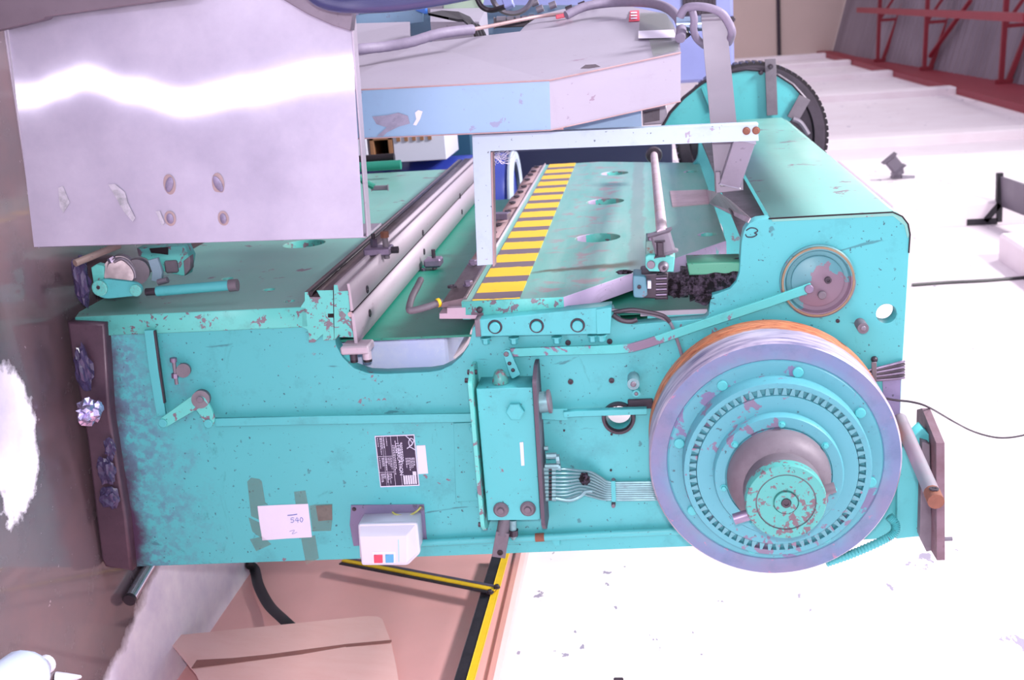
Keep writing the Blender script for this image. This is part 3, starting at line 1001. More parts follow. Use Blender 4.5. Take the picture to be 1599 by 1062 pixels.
plateY('lit_throat_edge', lit_edge, FY + FT + .002, FY + .26, plain('lit_edge_beige', srgb(226, 208, 212), .45, 0, .15), PB, .0, pickY=FY)
rod('dark_spindle', P(730, 545, FY + .2), P(760, 545, FY + .2), .02, dark_m, PB)

# ---- ram: tapered plate with lightening holes
rx = P(807, 467, BE).x
rx2 = P(807, 467 + 29, BE).x
zA = P(722, 490, BE).z
qB, qC, qD = PX(880, 463, rx), PX(988, 436, rx), PX(1134, 376, rx)
yn = BE
qE = PX(1095, 254, rx)
loop = [(yn, zA), (yn, qB.z), (qD.y - .04, qD.z - .03), (qD.y + .0, qD.z), (qE.y, qD.z), (YE - .02, qB.z), (YE - .02, zA)]
loop[2] = (qD.y - .012, qD.z - .012)
hl = []
for x, y, r in ((933, 371, 33), (945, 314.5, 27), (959, 270.5, 20)):
    q = PX(x, y, rx)
    hl.append(circ((q.y, q.z), mpx(r, q.y), 32))
for x, y, r in ((1104, 366, 14), (1078, 268, 10)):
    q = PX(x, y, rx); hl.append(circ((q.y, q.z), mpx(r, q.y), 20))
me = plate_mesh(loop, 'X', rx, rx2, hl, .002)
me.materials.append(ram_mat()); me.materials.append(teal_worn); me.materials.append(paint('lit_mauve_end_paint', srgb(186, 168, 200), chip=srgb(120, 190, 190), chips=.36, cscale=10))  # mauve end paint holds the light caught by the upward chamfer
for p in me.polygons:
    if p.normal.y < -.85: p.material_index = 1
    elif p.normal.y < -.3 and p.normal.z > .05: p.material_index = 2
ram = link('ram', me, [], PB)
bolt('dome_bolt', P(749, 483.5, BE - .001), OUT, mpx(5), .012, dark_m, ram, kind='dome')
plateY('tool_clamp_rail', [(686, 489.5), (698, 489.5), (698, 481), (727, 480.5), (727, 492), (745, 492), (745, 498), (686, 498)], BE - .002, YE - .02, metal('lilac_steel', srgb(176, 156, 172), .45, .2, .3), PB, .001)
# hazard stripes on the ram's front
pitch = FY * F * 0 + .0
zh0, zh1 = P(738, 460, FY).z, P(812, 460, FY).z
pt = (PX(812, 250, rx).y - PX(812, 445, rx).y) / 14.5
hz = hazard_mat(PX(775, 457, rx - .001).y, pt)
box('hazard_strip', (rx - .0025, BE + .002, zh0), (rx - .0005, YE - .03, zh1), hz, PB, 0)
# punch clamp bar with its ridge, plates and bolts
pb_ = [(688, 481), (690, 473), (722, 466), (725, 463), (729, 466), (727, 472), (724, 480)]
pc = plateY('punch_clamp', pb_, FY + .004, FY + .5, oily_m, PB, .0012, pickY=FY)
nseg = 7
y0 = FY + .504
seg = (YE - .03 - y0) / nseg
for i in range(nseg):
    off = .0 if i % 2 == 0 else -.006
    me = plate_mesh([(a + off, b) for a, b in pxY([(688, 480), (690, 474), (722, 467.5), (724, 480)], FY)], 'Y', y0 + seg * i + .003, y0 + seg * (i + 1) - .003, (), .001)
    sgm = link('punch_clamp', me, pinkbar_m, PB)
    for f in (.3, .78):
        q = P(705, 469.5, FY)
        bolt('clamp_screw', (q.x + off - .001, y0 + seg * (i + f), q.z), LEFT, .013, .006, dark_m, sgm, kind='socket')
plateY('ridge_strip', [(722, 468), (725, 463), (728, 464.5), (728, 472), (724, 474)], FY + .5, YE - .03, steel_m, PB, .0005, pickY=FY)
for x, y in ((732, 446), (739, 413)):
    q = PX(x, y, P(705, 470, FY).x - .004)
    bolt('bolt', q, LEFT, .016, .014, bolt_m, pc)
q = PX(706, 449, P(705, 470, FY).x)
bolt('socket_screw', (q.x, q.y, q.z), LEFT, .013, .006, dark_m, pc, kind='socket')
bar('stop_block', PX(768, 337.5, rx - .03), PX(795, 337, rx - .03), .04, .022, LEFT, bolt_m, PB)
# bent handle rod under the ram
hx = P(660, 478, FY).x
tube('bent_handle', [P(690, 471, FY + .02), P(668, 479, FY), P(644, 485, FY - .01), P(639, 482, FY), P(643, 465, FY + .08), P(652, 447, FY + .14), P(657, 437, FY + .2)], mpx(5.4), mauve_m, PB, 12, 5)
rod('yellow_collar', P(687, 472, FY + .016), P(683, 473.4, FY + .012), mpx(7), yellow_m, PB)

# ---- gib block bolted to the frame
gb = [(750, 499), (955, 478), (953, 521), (931, 522), (744, 526), (741, 502)]
Yg = FY - .055
o = plateY('gib_block', gb, Yg, FY - .0005, teal, PB, .003)
plateY('gib_end', [(741, 500), (749, 499.5), (751, 525.5), (743, 526)], Yg - .004, FY - .002, mauve_m, PB, .001)
plateY('gib_plate', [(931, 483), (955, 480), (953, 521), (932, 522)], Yg - .006, FY - .002, teal, PB, .001)
for x, y in ((773, 510.5), (838, 509), (902, 508)):
    lathe('bolt_recess', [(mpx(7.5), -.001), (mpx(8.5), .002), (mpx(10.5), .002), (mpx(11), 0)], P(x, y, Yg), OUT, dark_m, o, 24)
    bolt('cap_bolt', P(x, y, Yg), OUT, mpx(8), .010, teal, o, kind='pin')
for x, y in ((758, 529), (802, 528.5), (869, 527.5), (925, 525), (939, 524.5)):
    q = P(x, y - 5, Yg + .03)
    bolt('side_bolt', q + Vector((.005, 0, 0)), (1, 0, 0), mpx(8), .018, teal, o)

# ---- hood over the crown, running the whole length
hd = [(1203, 340), (1300, 335.5), (1394, 331), (1409, 338), (1418, 350), (1421, 366), (1417, 372), (1412, 352), (1394, 337), (1206, 346)]
loop = fillet(pxY(hd, FY), 0)
plateY('hood', hd, FY - .003, FY + 2.45, teal_pale, PB, .001, pickY=FY)
bm = bmesh.new()
ring_sweep(bm, [P(x, y, FY - .004) for x, y in ((1200, 341.5), (1300, 336), (1394, 331.3), (1409, 338), (1418, 350), (1421, 366), (1419, 395))], .0022, 6)
link('hood_seam', mesh_from(bm), black_m, PB)
box('belly_panel', (P(1180, 345, FY).x + .05, FY + .06, P(1160, 345, FY).z), (P(1180, 345, FY).x + .06, FY + 2.2, P(1215, 345, FY).z), mauve_m, PB, 0)
tube('painted_mark', [P(1165, 360, FY - .001), P(1172, 356, FY - .001), P(1180, 357, FY - .001), P(1183, 361, FY - .001), P(1178, 364, FY - .001), P(1182, 366, FY - .001), P(1176, 370, FY - .001), P(1167, 370, FY - .001), P(1164, 366, FY - .001)], .0016, ink_m, PB, 6, 4)
# pinkish strip lying from the ram onto the hood end
st = [PX(1046, 298, rx - .004), PX(1102, 296, rx - .004), PX(1107, 317, rx - .004), PX(1050, 322, rx - .004)]
o = sheet('tin_strip', st, .004, metal('pinkish_tin', srgb(206, 180, 190), .4, .3, .3), PB, (1, 0, 0))
a1, b1 = PX(1102, 296, rx - .004), PX(1107, 317, rx - .004)
a2, b2 = P(1140, 312, FY + .12), P(1168, 347, FY + .005)
sheet('tin_strip_bend', [a1, P(1122, 300, FY + .55), a2, P(1172, 340, FY + .02), b2, b1], .003, metal('pinkish_tin_bend', srgb(200, 184, 196), .4, .3, .3), o, (1, .2, .3))
# ---- ball screw and worm drive by the ram end
Yq = FY + .03
def mid(x, y, Y=None): return P(x, y, Yq if Y is None else Y)
plateY('worm_housing', [(1000, 428), (1028, 426), (1030, 467), (1000, 466)], Yq - .03, Yq + .07, dark_m, PB, .004, r=.006)
wp = plateY('worm_cover', [(988, 430), (1009, 432), (1011, 462), (1004, 466), (989, 465)], Yq - .05, Yq + .03, paint('grimy_blue_teal', srgb(84, 134, 150), chips=.42, cscale=50), PB, .004, r=.008)
bolt('socket_screw', mid(998, 448, Yq - .051), OUT, mpx(3), .004, dark_m, wp, kind='socket')
plateY('nut_plate', [(1011, 439), (1017, 439), (1017, 451), (1011, 451)], Yq - .045, Yq - .02, white_pl, wp, .001)
for i in range(9):
    x = 1027 + 0
    y = 431 + i * 4.2
    rod('worm_thread', mid(1024.5, y, Yq - .03), mid(1041, y - .6, Yq - .03), mpx(2.1), bolt_m if i % 2 else dark_m, PB, 10)
plateY('worm_back', [(1023, 427), (1043, 426), (1043, 468), (1023, 468)], Yq - .026, Yq + .05, dark_m, PB, .002)
def blob_rod(name, a, b, r, parent, n=22, m=10, amp=.25, seed=1):
    bm = bmesh.new()
    a, b = Vector(a), Vector(b)
    pts = [a.lerp(b, i / m) for i in range(m + 1)]
    ring_sweep(bm, pts, r, n)
    for v in bm.verts:
        t = noise.noise(v.co * 34 + Vector((seed, 0, 0)))
        ax = a + (b - a) * ((v.co - a).dot(b - a) / (b - a).length_squared)
        v.co += (v.co - ax).normalized() * r * amp * t
    return link(name, mesh_from(bm), grease_m, parent, smooth=True)
blob_rod('greased_screw', mid(1040, 443, Yq + .02), mid(1078, 442, Yq + .02), mpx(17), PB, 20, 8, .3)
blob_rod('greased_collar', mid(1062, 442, Yq + .02), mid(1075, 442, Yq + .02), mpx(22), PB, 20, 4, .3, 5)
bs = blob_rod('greased_shaft', mid(1074, 440, Yq + .04), mid(1158, 431, Yq + .04), mpx(29), PB, 26, 12, .14, 9)
plateY('bearing_cap', [(1073, 411), (1158, 409), (1157, 428), (1076, 430)], Yq - .005, Yq + .1, paint('oily_teal', srgb(76, 150, 122), chip=srgb(96, 78, 52), chips=.42, cscale=14), PB, .004)
crumple('grease_lump', mid(1102, 466, Yq - .01), mpx(13), grease_m, PB, 3, .5, 2.2, 21, (.6, .8, 1.2))
crumple('grease_lump', mid(1056, 458, Yq), mpx(10), grease_m, PB, 3, .5, 2.2, 23, (.6, .8, 1.2))
crumple('grease_lump', mid(975, 425, Yq + .02), mpx(9), grease_m, PB, 3, .5, 2.2, 25, (.35, .6, 1.4))
gbx = plateY('drive_gearbox', [(1008, 401), (1013, 398), (1054, 400), (1052, 425), (1014, 424), (1008, 417)], Yq - .09, Yq + .02, teal_worn, PB, .003, pickY=Yq - .09)
plateY('gearbox_top', [(1009, 377), (1030, 375), (1052, 397), (1052, 402), (1008, 402)], Yq - .07, Yq + .04, paint('rusty_teal', srgb(104, 140, 134), chip=srgb(108, 82, 76), chips=.46, cscale=24), gbx, .003, pickY=Yq - .07)
bolt('pin', P(1016.5, 413, Yq - .091), OUT, mpx(6), .006, galv_m, gbx, kind='pin')
lathe('shaft_end', [(0, .016), (mpx(5), .016), (mpx(7), .012), (mpx(8), 0)], P(1036, 416, Yq - .09), (.1, -1, 0), galv_m, gbx, 20)
bolt('socket_screw', P(1037, 419, Yq - .107), OUT, mpx(2.5), .003, dark_m, gbx, kind='socket')
for x, y in ((1016, 374), (1020, 383), (1044, 396)):
    bolt('bolt', P(x, y + 3, Yq - .06), LEFT, .008, .012, bolt_m, gbx)
# universal joint shaft along the ram
u0, u1 = P(1034, 366, FY - .05), PX(1021, 240, rx - .12)
sh = rod('drive_shaft', u0, u1, .0145, metal('pinkish_shaft', srgb(204, 186, 196), .4, .3, .4, srgb(150, 110, 100)), PB, 16)
bar('yoke', P(1030, 362, FY - .055), P(1040, 396, FY - .055), .05, .03, OUT, galv_m, PB, .006)
bar('yoke', P(1030, 374, FY - .06), P(1031, 398, FY - .06), .018, .05, OUT, dark_m, PB, .004)
lathe('joint_collar', [(.0, 0), (.03, 0), (.034, .02), (.03, .04), (.024, .05), (.03, .06), (.026, .09), (0, .09)], u1 - Vector((0, .06, 0)), (0, 1, 0), dark_m, PB, 18)
for i, pts in enumerate(([(955, 484), (975, 486), (1000, 487), (1030, 495), (1045, 503), (1052, 516), (1062, 545), (1066, 560)],
                         [(958, 488), (985, 484), (1010, 487), (1035, 493), (1046, 503)], [(957, 492), (970, 500), (985, 502), (995, 499)])):
    tube('thin_pipe', [P(x, y, FY - .012 - .004 * i) for x, y in pts], .0045 + .001 * i, galv_m if i == 0 else dark_m, PB, 8)
# ---- flywheel with clutch
ROT = 0
def axis_pt(Y): return Vector((FC.x, Y, FC.z))
FC = P(1209, 720, FY * .92)
FC = Vector((FC.x, FY * .92, FC.z))
Yf = FC.y
R = 178 * 1.147 * Yf / F
Yb = FY - .05
fl = lathe('flywheel', [(.05, -.20), (R * .9, -.20), (R * .985, -.205), (R, -.2), (R, -.148), (R * .985, -.142), (R * .985, -.135), (R, -.13), (R * 1.0, -.004), (R * .985, .003), (R * .86, .004),
                        (R * .845, .0), (R * .80, .0)], FC, OUT, fly_m, PB, 96, origin=FC)
# polished belt face and its rusty band belong to the outer faces
fl.data.materials.append(rim_m)
for p in fl.data.polygons:
    c = p.center
    rr = math.hypot(c.x, c.z)
    if rr > R * .97 and c.y > -.002: p.material_index = 1
def fsub(name, prof, mat, n=64): return lathe(name, prof, FC, OUT, mat, fl, n, origin=FC)
fsub('web_plate', [(R * .86, .0), (R * .84, .006), (R * .70, .008), (R * .69, .004), (R * .4, .004)], paint('flywheel_teal', srgb(78, 148, 160), chip=srgb(110, 106, 140), chips=.42, cscale=12))
for i in range(8):
    a = math.radians(14 + 45 * i)
    q = FC + Vector((-math.cos(a) * R * .775, -.007, math.sin(a) * R * .775))
    bolt('web_bolt', q, OUT, .0125, .008, teal, fl, kind='pin')
# toothed ring: every tooth is geometry
rg = R * .735
dg = .062
cl_m = paint('clutch_teal', srgb(80, 150, 162), chip=srgb(116, 106, 130), chips=.42, cscale=22)
fsub('clutch_ring', [(rg, 0), (rg * 1.0, dg - .01), (rg * .985, dg), (rg * .93, dg), (rg * .925, dg - .012), (rg * .86, dg - .012), (rg * .85, dg + .004), (rg * .66, dg + .004)], cl_m)
bm = bmesh.new()
nt = 64
for i in range(nt):
    a0 = 2 * PI * i / nt
    wd_ = 2 * PI / nt * .27
    r0, r1 = rg * .858, rg * .935
    top = []
    for (r, da) in ((r0, -wd_ * 1.2), (r0, wd_ * 1.2), (r1, wd_ * .55), (r1, -wd_ * .55)):
        top.append(Vector((FC.x + r * math.cos(a0 + da), FC.y - dg - .001, FC.z + r * math.sin(a0 + da))))
    va = [bm.verts.new(p) for p in top]
    vb = [bm.verts.new(p + Vector((0, .013, 0))) for p in top]
    bm.faces.new(va); bm.faces.new(vb[::-1])
    for j in range(4):
        bm.faces.new((va[j], vb[j], vb[(j + 1) % 4], va[(j + 1) % 4]))
link('gear_teeth', mesh_from(bm), paint('tooth_teal', srgb(88, 146, 156), chip=srgb(124, 104, 124), chips=.42, cscale=40), fl, origin=FC)
fsub('clutch_flange', [(rg * .68, dg), (rg * .68, dg + .03), (rg * .665, dg + .036), (rg * .56, dg + .036), (rg * .555, dg + .03), (rg * .545, dg + .03), (rg * .54, dg + .04), (rg * .3, dg + .04)], cl_m)
for i in range(7):
    a = math.radians(4 + 51 * i)
    q = FC + Vector((-math.cos(a) * rg * .535 * 1.1, -dg - .036, math.sin(a) * rg * .535 * 1.1))
    bolt('flange_bolt', q, OUT, .0085, .009, teal, fl)
hr_ = rg * .43
h0 = dg + .04
hl_ = .026
fsub('hub', [(hr_ * 1.26, h0), (hr_ * 1.2, h0 + .035), (hr_ * 1.02, h0 + .055), (hr_ * .9, h0 + .06), (hr_ * .9, h0 + .068), (hr_ * .93, h0 + .072), (hr_ * .93, h0 + .11 + hl_), (hr_ * .66, h0 + .116 + hl_)], mauve_m)
h0 += hl_
hub_y = h0 + .116
fsub('hub_cap', [(hr_ * .931, h0 + .088), (hr_ * .94, h0 + .112), (hr_ * .91, h0 + .119), (hr_ * .70, h0 + .119), (hr_ * .695, h0 + .113), (hr_ * .67, h0 + .113), (hr_ * .665, h0 + .118), (hr_ * .30, h0 + .118), (hr_ * .295, h0 + .112), (hr_ * .27, h0 + .112), (hr_ * .265, h0 + .123), (hr_ * .12, h0 + .123), (hr_ * .11, h0 + .112), (0, h0 + .112)], hub_paint)
bolt('centre_socket', FC + Vector((0, -(h0 + .1225), 0)), OUT, hr_ * .11, .004, dark_m, fl, kind='socket')
q = P(1165, 806, Yf - h0 - .06)
rod('dowel_pin', P(1146, 811, Yf - h0 - .055), P(1172, 803, Yf - h0 - .055), mpx(7.5), bolt_m, fl, 16)
rod('dowel_pin', P(1282, 767, Yf - h0 - .045), P(1304, 761, Yf - h0 - .045), mpx(7), mauve_m, fl, 16)
rod('shaft', FC + Vector((0, .16, 0)), FC + Vector((0, 1.2, 0)), .05, oily_m, fl, 24)

# ---- eccentric bearing cover and the linkage
C = P(1276, 438, FY)
bc = lathe('bearing_cover', [(mpx(54), 0), (mpx(54), .012), (mpx(51), .018), (mpx(47), .018), (mpx(46), .010), (mpx(44), .004), (mpx(38), .004), (mpx(37.5), .010), (mpx(36), .012), (0, .012)], C, OUT, paint('cover_teal', srgb(82, 138, 146), chip=srgb(124, 104, 120), chips=.53, cscale=7), PB, 48)
lathe('brass_ring', [(mpx(53), .012), (mpx(51.5), .0195), (mpx(49), .0195), (mpx(48), .012)], C, OUT, gold_m, bc, 48)
bolt('socket_screw', P(1292.5, 437, FY - .012), OUT, mpx(5), .008, dark_m, bc, kind='socket')
bolt('cover_bolt', P(1283, 460, FY - .012), OUT, mpx(6), .012, mauve_m, bc, kind='pin')
def polybar(name, pts, w, t, Y, mat, parent, **kw):
    """flat bar following a bent centre line in the plane of the side frame"""
    c = [Vector(uv(P(x, y, Y), 'Y')) for x, y in pts]
    L, Rr = [], []
    for i, p in enumerate(c):
        d = (c[min(i + 1, len(c) - 1)] - c[max(i - 1, 0)]).normalized()
        n_ = Vector((-d.y, d.x)) * w / 2
        L.append(tuple(p + n_)); Rr.append(tuple(p - n_))
    return link(name, plate_mesh(L + Rr[::-1], 'Y', Y, Y + t, (), .001), mat, parent)
Yl = FY - .03
la = polybar('link_arm', [(797, 551), (880, 548), (960, 546), (985, 544), (1010, 537), (1100, 506), (1200, 473), (1268, 449)], mpx(13), .009, Yl, paint('rubbed_teal', srgb(78, 178, 176), chip=srgb(120, 104, 126), chips=.43, cscale=9), PB)
bolt('pin', P(1263, 451, Yl), OUT, mpx(6.5), .008, bolt_m, la, kind='pin')
plateY('lever', [(785, 551), (789, 546), (796, 547), (813, 585), (800, 592), (796, 586)], Yl - .009, Yl - .001, teal, PB, .001, r=.004)
for x, y, r in ((790.5, 553, 4), (795.5, 567.5, 3), (801, 578, 3)):
    bolt('pin', P(x, y, Yl - .0095), OUT, mpx(r), .004, mauve_m if r > 3 else dark_m, la, kind='dome')
pr = polybar('push_rod', [(336, 660), (500, 656.5), (740, 652.5)], mpx(13.5), .009, Yl, teal, PB)
tw = polybar('push_rod', [(842, 646), (872, 648), (886, 648)], mpx(18), .009, Yl, teal, PB)
polybar('push_rod', [(880, 648), (900, 646.5), (1010, 643)], mpx(9), .022, Yl - .012, teal, PB)
ln = polybar('link_bar', [(232, 516), (240, 580), (252, 650)], mpx(15), .009, Yl, teal, PB)
polybar('link_edge', [(240.5, 517), (249, 580), (256, 630)], mpx(3), .012, Yl + .0, dark_m, ln)
cr_ = plateY('bell_crank', [(248, 661), (250, 654), (300, 618), (309, 616), (320, 622), (330, 640), (335, 655), (332, 666), (324, 668), (319, 662), (312, 648), (306, 640), (260, 667), (252, 668)], Yl - .012, Yl - .002, teal_worn, PB, .001, r=.006)
for x, y, r in ((254.5, 660.5, 7), (325.5, 661.5, 7)):
    bolt('pin', P(x, y, Yl - .0125), OUT, mpx(r), .005, teal, cr_, kind='pin')
rod('pivot_shaft', P(313, 624, Yl - .014), P(316, 621, FY + .0), mpx(14), mauve_m, PB, 20)
bolt('pivot_bolt', P(313, 623.5, Yl - .016), OUT, mpx(5), .006, galv_m, cr_, kind='pin')
st_ = rod('pivot_boss', P(286, 579, FY - .03), P(288, 577, FY), mpx(11), mauve_m, PB, 18)
rod('set_screw', P(271, 562, FY - .03), P(276, 600, FY - .03), mpx(3), galv_m, st_, 10)
rod('screw_head', P(270.5, 559, FY - .03), P(271, 565, FY - .03), mpx(5.5), bolt_m, st_, 10)
rod('lock_nut', P(273, 583, FY - .03), P(273.5, 590, FY - .03), mpx(5.5), bolt_m, st_, 6)
# studs on the frame
for x, y, r, l, m2 in ((1348, 513, 8, .05, mauve_m), (989, 600, 9, .06, pipe_m), (993.5, 615, 6, .03, teal)):
    a = P(x, y, FY - l)
    rr = rod('stud', a, Vector((a.x, FY, a.z)), mpx(r), m2, PB, 18)
    bolt('socket_screw', a + Vector((0, .0005, 0)), OUT, mpx(r * .5), .004, galv_m, rr, kind='dome')
box('slot_block', P(980, 625, FY - .012), P(1020, 636, FY), dark_m, PB, .002)
plateY('cover_plate', [(708, 661), (760, 659), (766, 781), (712, 784)], FY - .004, FY - .0003, teal, PB, .001)
for x, y in ((738, 669), (749, 772)):
    bolt('cover_bolt', P(x, y, FY - .004), OUT, mpx(7), .01, teal, PB)

# ---- oil pump housing between two flange plates
Yx = FY - .10
fc = [(743.5, 607), (831, 605), (844, 812), (761.5, 813)]
hs = plateY('pump_housing', fc, Yx, FY - .0005, teal, PB, .002)
X0, X1 = P(745, 566, FY - .02).x, P(757, 834, FY - .1).x
def flange(px, x_off, name):
    zc = P(px[0], 606, Yx).z
    loop = fillet([(X0, FY - .001), (X0, FY - .06), (P(743, 606, Yx).x - .02, Yx - .02), (X1 - .03, Yx - .02), (X1, Yx + .02), (X1, FY - .001)], .012)
    loop = [(x, y) for x, y in loop]
    return loop, zc
for nm, xa, xb in (('flange_plate', 739, 757.5), ('flange_plate', 833, 846)):
    loop, zc = flange((xa, 0), 0, nm)
    # the housing leans a touch: shear the plate so that it follows the housing's side
    zt_, zb2 = P(xa, 606, Yx).z, P(xb, 812, Yx).z
    xt_, xb2 = P(xa, 606, Yx).x, P(xb, 812, Yx).x
    bm = bmesh.new()
    for s in (0, 1):
        pass
    va, vb = [], []
    for x, y in loop:
        zz = zt_ + (zb2 - zt_) * (x - xt_) / (xb2 - xt_)
        side = -1 if xa < 800 else 1
        va.append(bm.verts.new((x, y, zz)))
        vb.append(bm.verts.new((x, y, zz + side * .010)))
    bm.faces.new(va); bm.faces.new(vb[::-1])
    for i in range(len(va)):
        j = (i + 1) % len(va)
        bm.faces.new((va[i], vb[i], vb[j], va[j]))
    link(nm, mesh_from(bm), metal('dark_mauve_plate', srgb(84, 74, 88), .45, .2, .4) if xa > 800 else teal_worn, PB)
bolt('hex_plug', P(805, 641, Yx), OUT, mpx(14), .016, teal, hs, washer=False)
for x, y in ((782.5, 795.5), (824.5, 794)):
    lathe('drain_plug', [(mpx(12), 0), (mpx(12), .004), (mpx(9), .010), (mpx(8.5), .010), (mpx(5), .008), (mpx(4.5), .014), (0, .014)], P(x, y, Yx), OUT, mauve_m, hs, 24)
q = P(781, 593, FY - .06)
lathe('filler_cap', [(mpx(12), 0), (mpx(12), .012), (mpx(10), .020), (mpx(8), .03), (mpx(4), .036), (0, .037)], Vector((P(781, 598, FY - .06).x, q.y, q.z)), LEFT, hub_paint, hs, 20)
a = P(836, 629, Yx + .04); b = P(856, 627, Yx + .04)
rod('side_boss', a, b, mpx(16), pipe_m, hs, 24)
rod('boss_cap', b, P(860, 626.5, Yx + .04), mpx(18), mauve_m, hs, 24)
plateY('data_strip', [(811.5, 691), (817, 690.5), (819, 727), (814, 727.5)], Yx - .002, Yx - .0002, white_pl, hs, 0)
for x, y in ((735, 581), (731, 594), (752, 819)):
    rod('flange_bolt', P(x - 5, y, FY - .05), P(x + 10, y, FY - .05), mpx(3.8), dark_m, PB, 6)
# clevis shaft and bleed valve at the lower end
cv0, cv1 = P(788, 812, FY - .05), P(776, 866, FY - .07)
cv = rod('clevis_shaft', P(789, 808, FY - .045), P(784, 836, FY - .06), mpx(10), mauve_m, PB, 20)
o = polybar('clevis_tongue', [(785, 832), (779.5, 862), (778.4, 871)], mpx(21), .02, FY - .072, mauve_m, cv)
bolt('clevis_hole', P(781, 863, FY - .0725), OUT, mpx(4.5), .003, black_m, cv, kind='socket')
bv = rod('bleed_valve', P(801, 812, FY - .05), P(801, 831, FY - .05), mpx(6), pipe_m, PB, 12)
rod('valve_nut', P(801.5, 827, FY - .05), P(801.5, 836, FY - .05), mpx(8.5), dark_m, bv, 6)
rod('valve_tip', P(801.5, 836, FY - .05), P(802, 843, FY - .05), mpx(7), pipe_m, bv, 12, r1=mpx(2))
# fittings and oil pipes
ys = [733, 739.5, 746, 752, 757.5, 763, 768.5, 774, 779.5]
for i, y in enumerate(ys):
    Yp = FY - .06 + .004 * (i % 2)
    a = P(848, y, Yp)
    f = rod('pipe_fitting', a, P(857, y - .3, Yp), mpx(3.6), pipe_m, PB, 6)
    rod('fitting_nut', P(857, y - .3, Yp), P(862, y - .4, Yp), mpx(2.6), dark_m, f, 10)
    rod('fitting_nut', P(862, y - .4, Yp), P(868, y - .5, Yp), mpx(3.4), pipe_m, f, 6)
for i, y in enumerate(ys):
    Yp = FY - .06 + .004 * (i % 2)
    yb_ = 753.5 + i * 3.4
    tube('oil_pipe', [P(866, y - .5, Yp), P(885, y - .6, Yp), P(905, 735 + i * 4.6, FY - .045), P(922, 737 + i * 4.7, FY - .035), P(938, 745.5 + i * 4.2, FY - .02), P(952, yb_ - .3, FY - .014), P(990, yb_, FY - .014), P(1090, yb_ - 1.5, FY - .014)], mpx(2.0), pipe_m, PB, 8, 5)
crumple('grease_lump', P(913, 748, FY - .05), mpx(8), grease_m, PB, 3, .5, 2, 31, (1.2, .6, 1))
tube('oil_pipe', [P(868, 778, FY - .065), P(890, 781, FY - .065), P(906, 775, FY - .06), P(914, 768, FY - .06), P(925, 767, FY - .06)], mpx(3), pipe_m, PB, 8, 5)
plateY('pipe_clip', [(954, 752), (961, 752), (962, 784), (955, 784.5)], FY - .024, FY - .017, teal, PB, .001)
for y in (749.5, 786):
    bolt('clip_screw', P(958, y, FY - .001), OUT, mpx(3.4), .02, mauve_m, PB, kind='pin')
for x, y, l, r in ((850, 700, 6, 3.5), (853, 712, 16, 5), (851, 728, 22, 4.5), (869, 717, 5, 8), (872, 730, 4, 5.5)):
    rod('valve_block', P(x, y, FY - .06), P(x + l, y - .5, FY - .06), mpx(r), pipe_m, PB, 8)
# painted conduit along the lower edge
cp = [P(655, 848.5, FY - .016), P(760, 843, FY - .016), P(850, 839, FY - .016), P(960, 833.5, FY - .016), P(1060, 829, FY - .016), P(1100, 827, FY - .016)]
cd_ = tube('conduit', cp, mpx(6), teal, PB, 14, 4)
rod('rusty_coupling', P(836, 839.5, FY - .016), P(850, 838.8, FY - .016), mpx(7), rust_m, cd_, 14)
plateY('conduit_clip', [(861, 843), (874, 842), (874, 852), (866, 853)], FY - .012, FY - .001, teal, PB, .001)
# switch box
plateY('switch_plate', [(548, 789), (662, 788), (666, 838), (668, 846), (552, 853), (546, 820)], FY - .004, FY - .0003, paint('mauve_bare_patch', srgb(112, 106, 136), chip=srgb(84, 80, 100), chips=.43, cscale=10), PB, .001)
sb = plateY('switch_box', [(566, 808), (655, 805), (659, 848), (569, 858)], FY - .085, FY - .004, white_pl, PB, .004, pickY=FY - .03)
Ys = FY - .085
bk_ = [P(x, y, Ys) for x, y in ((560, 818), (652, 816), (656.5, 863), (637, 882), (565, 882))]
rimo = fillet([uv(p, 'Y') for p in bk_], .008)
link('lid_rim', plate_mesh(rimo, 'Y', Ys - .004, Ys + .012, (), .003), white_pl, sb)
bm = bmesh.new()
lo_ = [P(x, y, Ys - .003) for x, y in ((563, 821), (649, 819), (653, 861), (635, 879), (567, 880))]
hi_ = [P(x, y, Ys - .03) for x, y in ((562, 838.5), (633, 837), (634.5, 838), (634.5, 879.5), (567, 880))]
va = [bm.verts.new(p) for p in lo_]
vb = [bm.verts.new(p) for p in hi_]
for i in range(5):
    j = (i + 1) % 5
    bm.faces.new((va[i], vb[i], vb[j], va[j]))
bm.faces.new(vb); bm.faces.new(va[::-1])
link('lid_face', mesh_from(bm), white_pl, sb)
Yt = Ys - .0305
plateY('button_bezel', [(581, 862), (617, 861.5), (617.5, 880), (582, 880.5)], Yt - .001, Yt + .001, plain('bezel_white', srgb(222, 220, 236), .4), sb, .0003)
o = plateY('stop_button', [(583.5, 867.5), (597, 867.2), (597.3, 879.4), (584, 879.6)], Yt - .005, Yt, red_pl, sb, .0008)
o['label'] = 'red stop button'
o = plateY('start_button', [(601.5, 867), (614, 866.8), (614.3, 879), (602, 879.2)], Yt - .005, Yt, blue_pl, sb, .0008)
o['label'] = 'blue start button'
plateY('blue_line', [(621, 843), (623, 843), (623.6, 878), (621.8, 878)], Yt - .0012, Yt + .001, plain('faint_blue_print', srgb(170, 206, 232), .5), sb, 0)
tube('earth_wire', [P(613, 800, FY - .01), P(620, 804, FY - .02), P(638, 805, FY - .02), P(650, 799, FY - .02), P(657, 792, FY - .008)], mpx(1.6), plain('green_yellow_wire', srgb(176, 176, 96), .5), PB, 6, 5)
bolt('plate_screw', P(658, 793, FY - .004), OUT, mpx(5), .006, mauve_m, PB)
bolt('plate_screw', P(553, 795, FY - .004), OUT, mpx(3.5), .004, dark_m, PB)
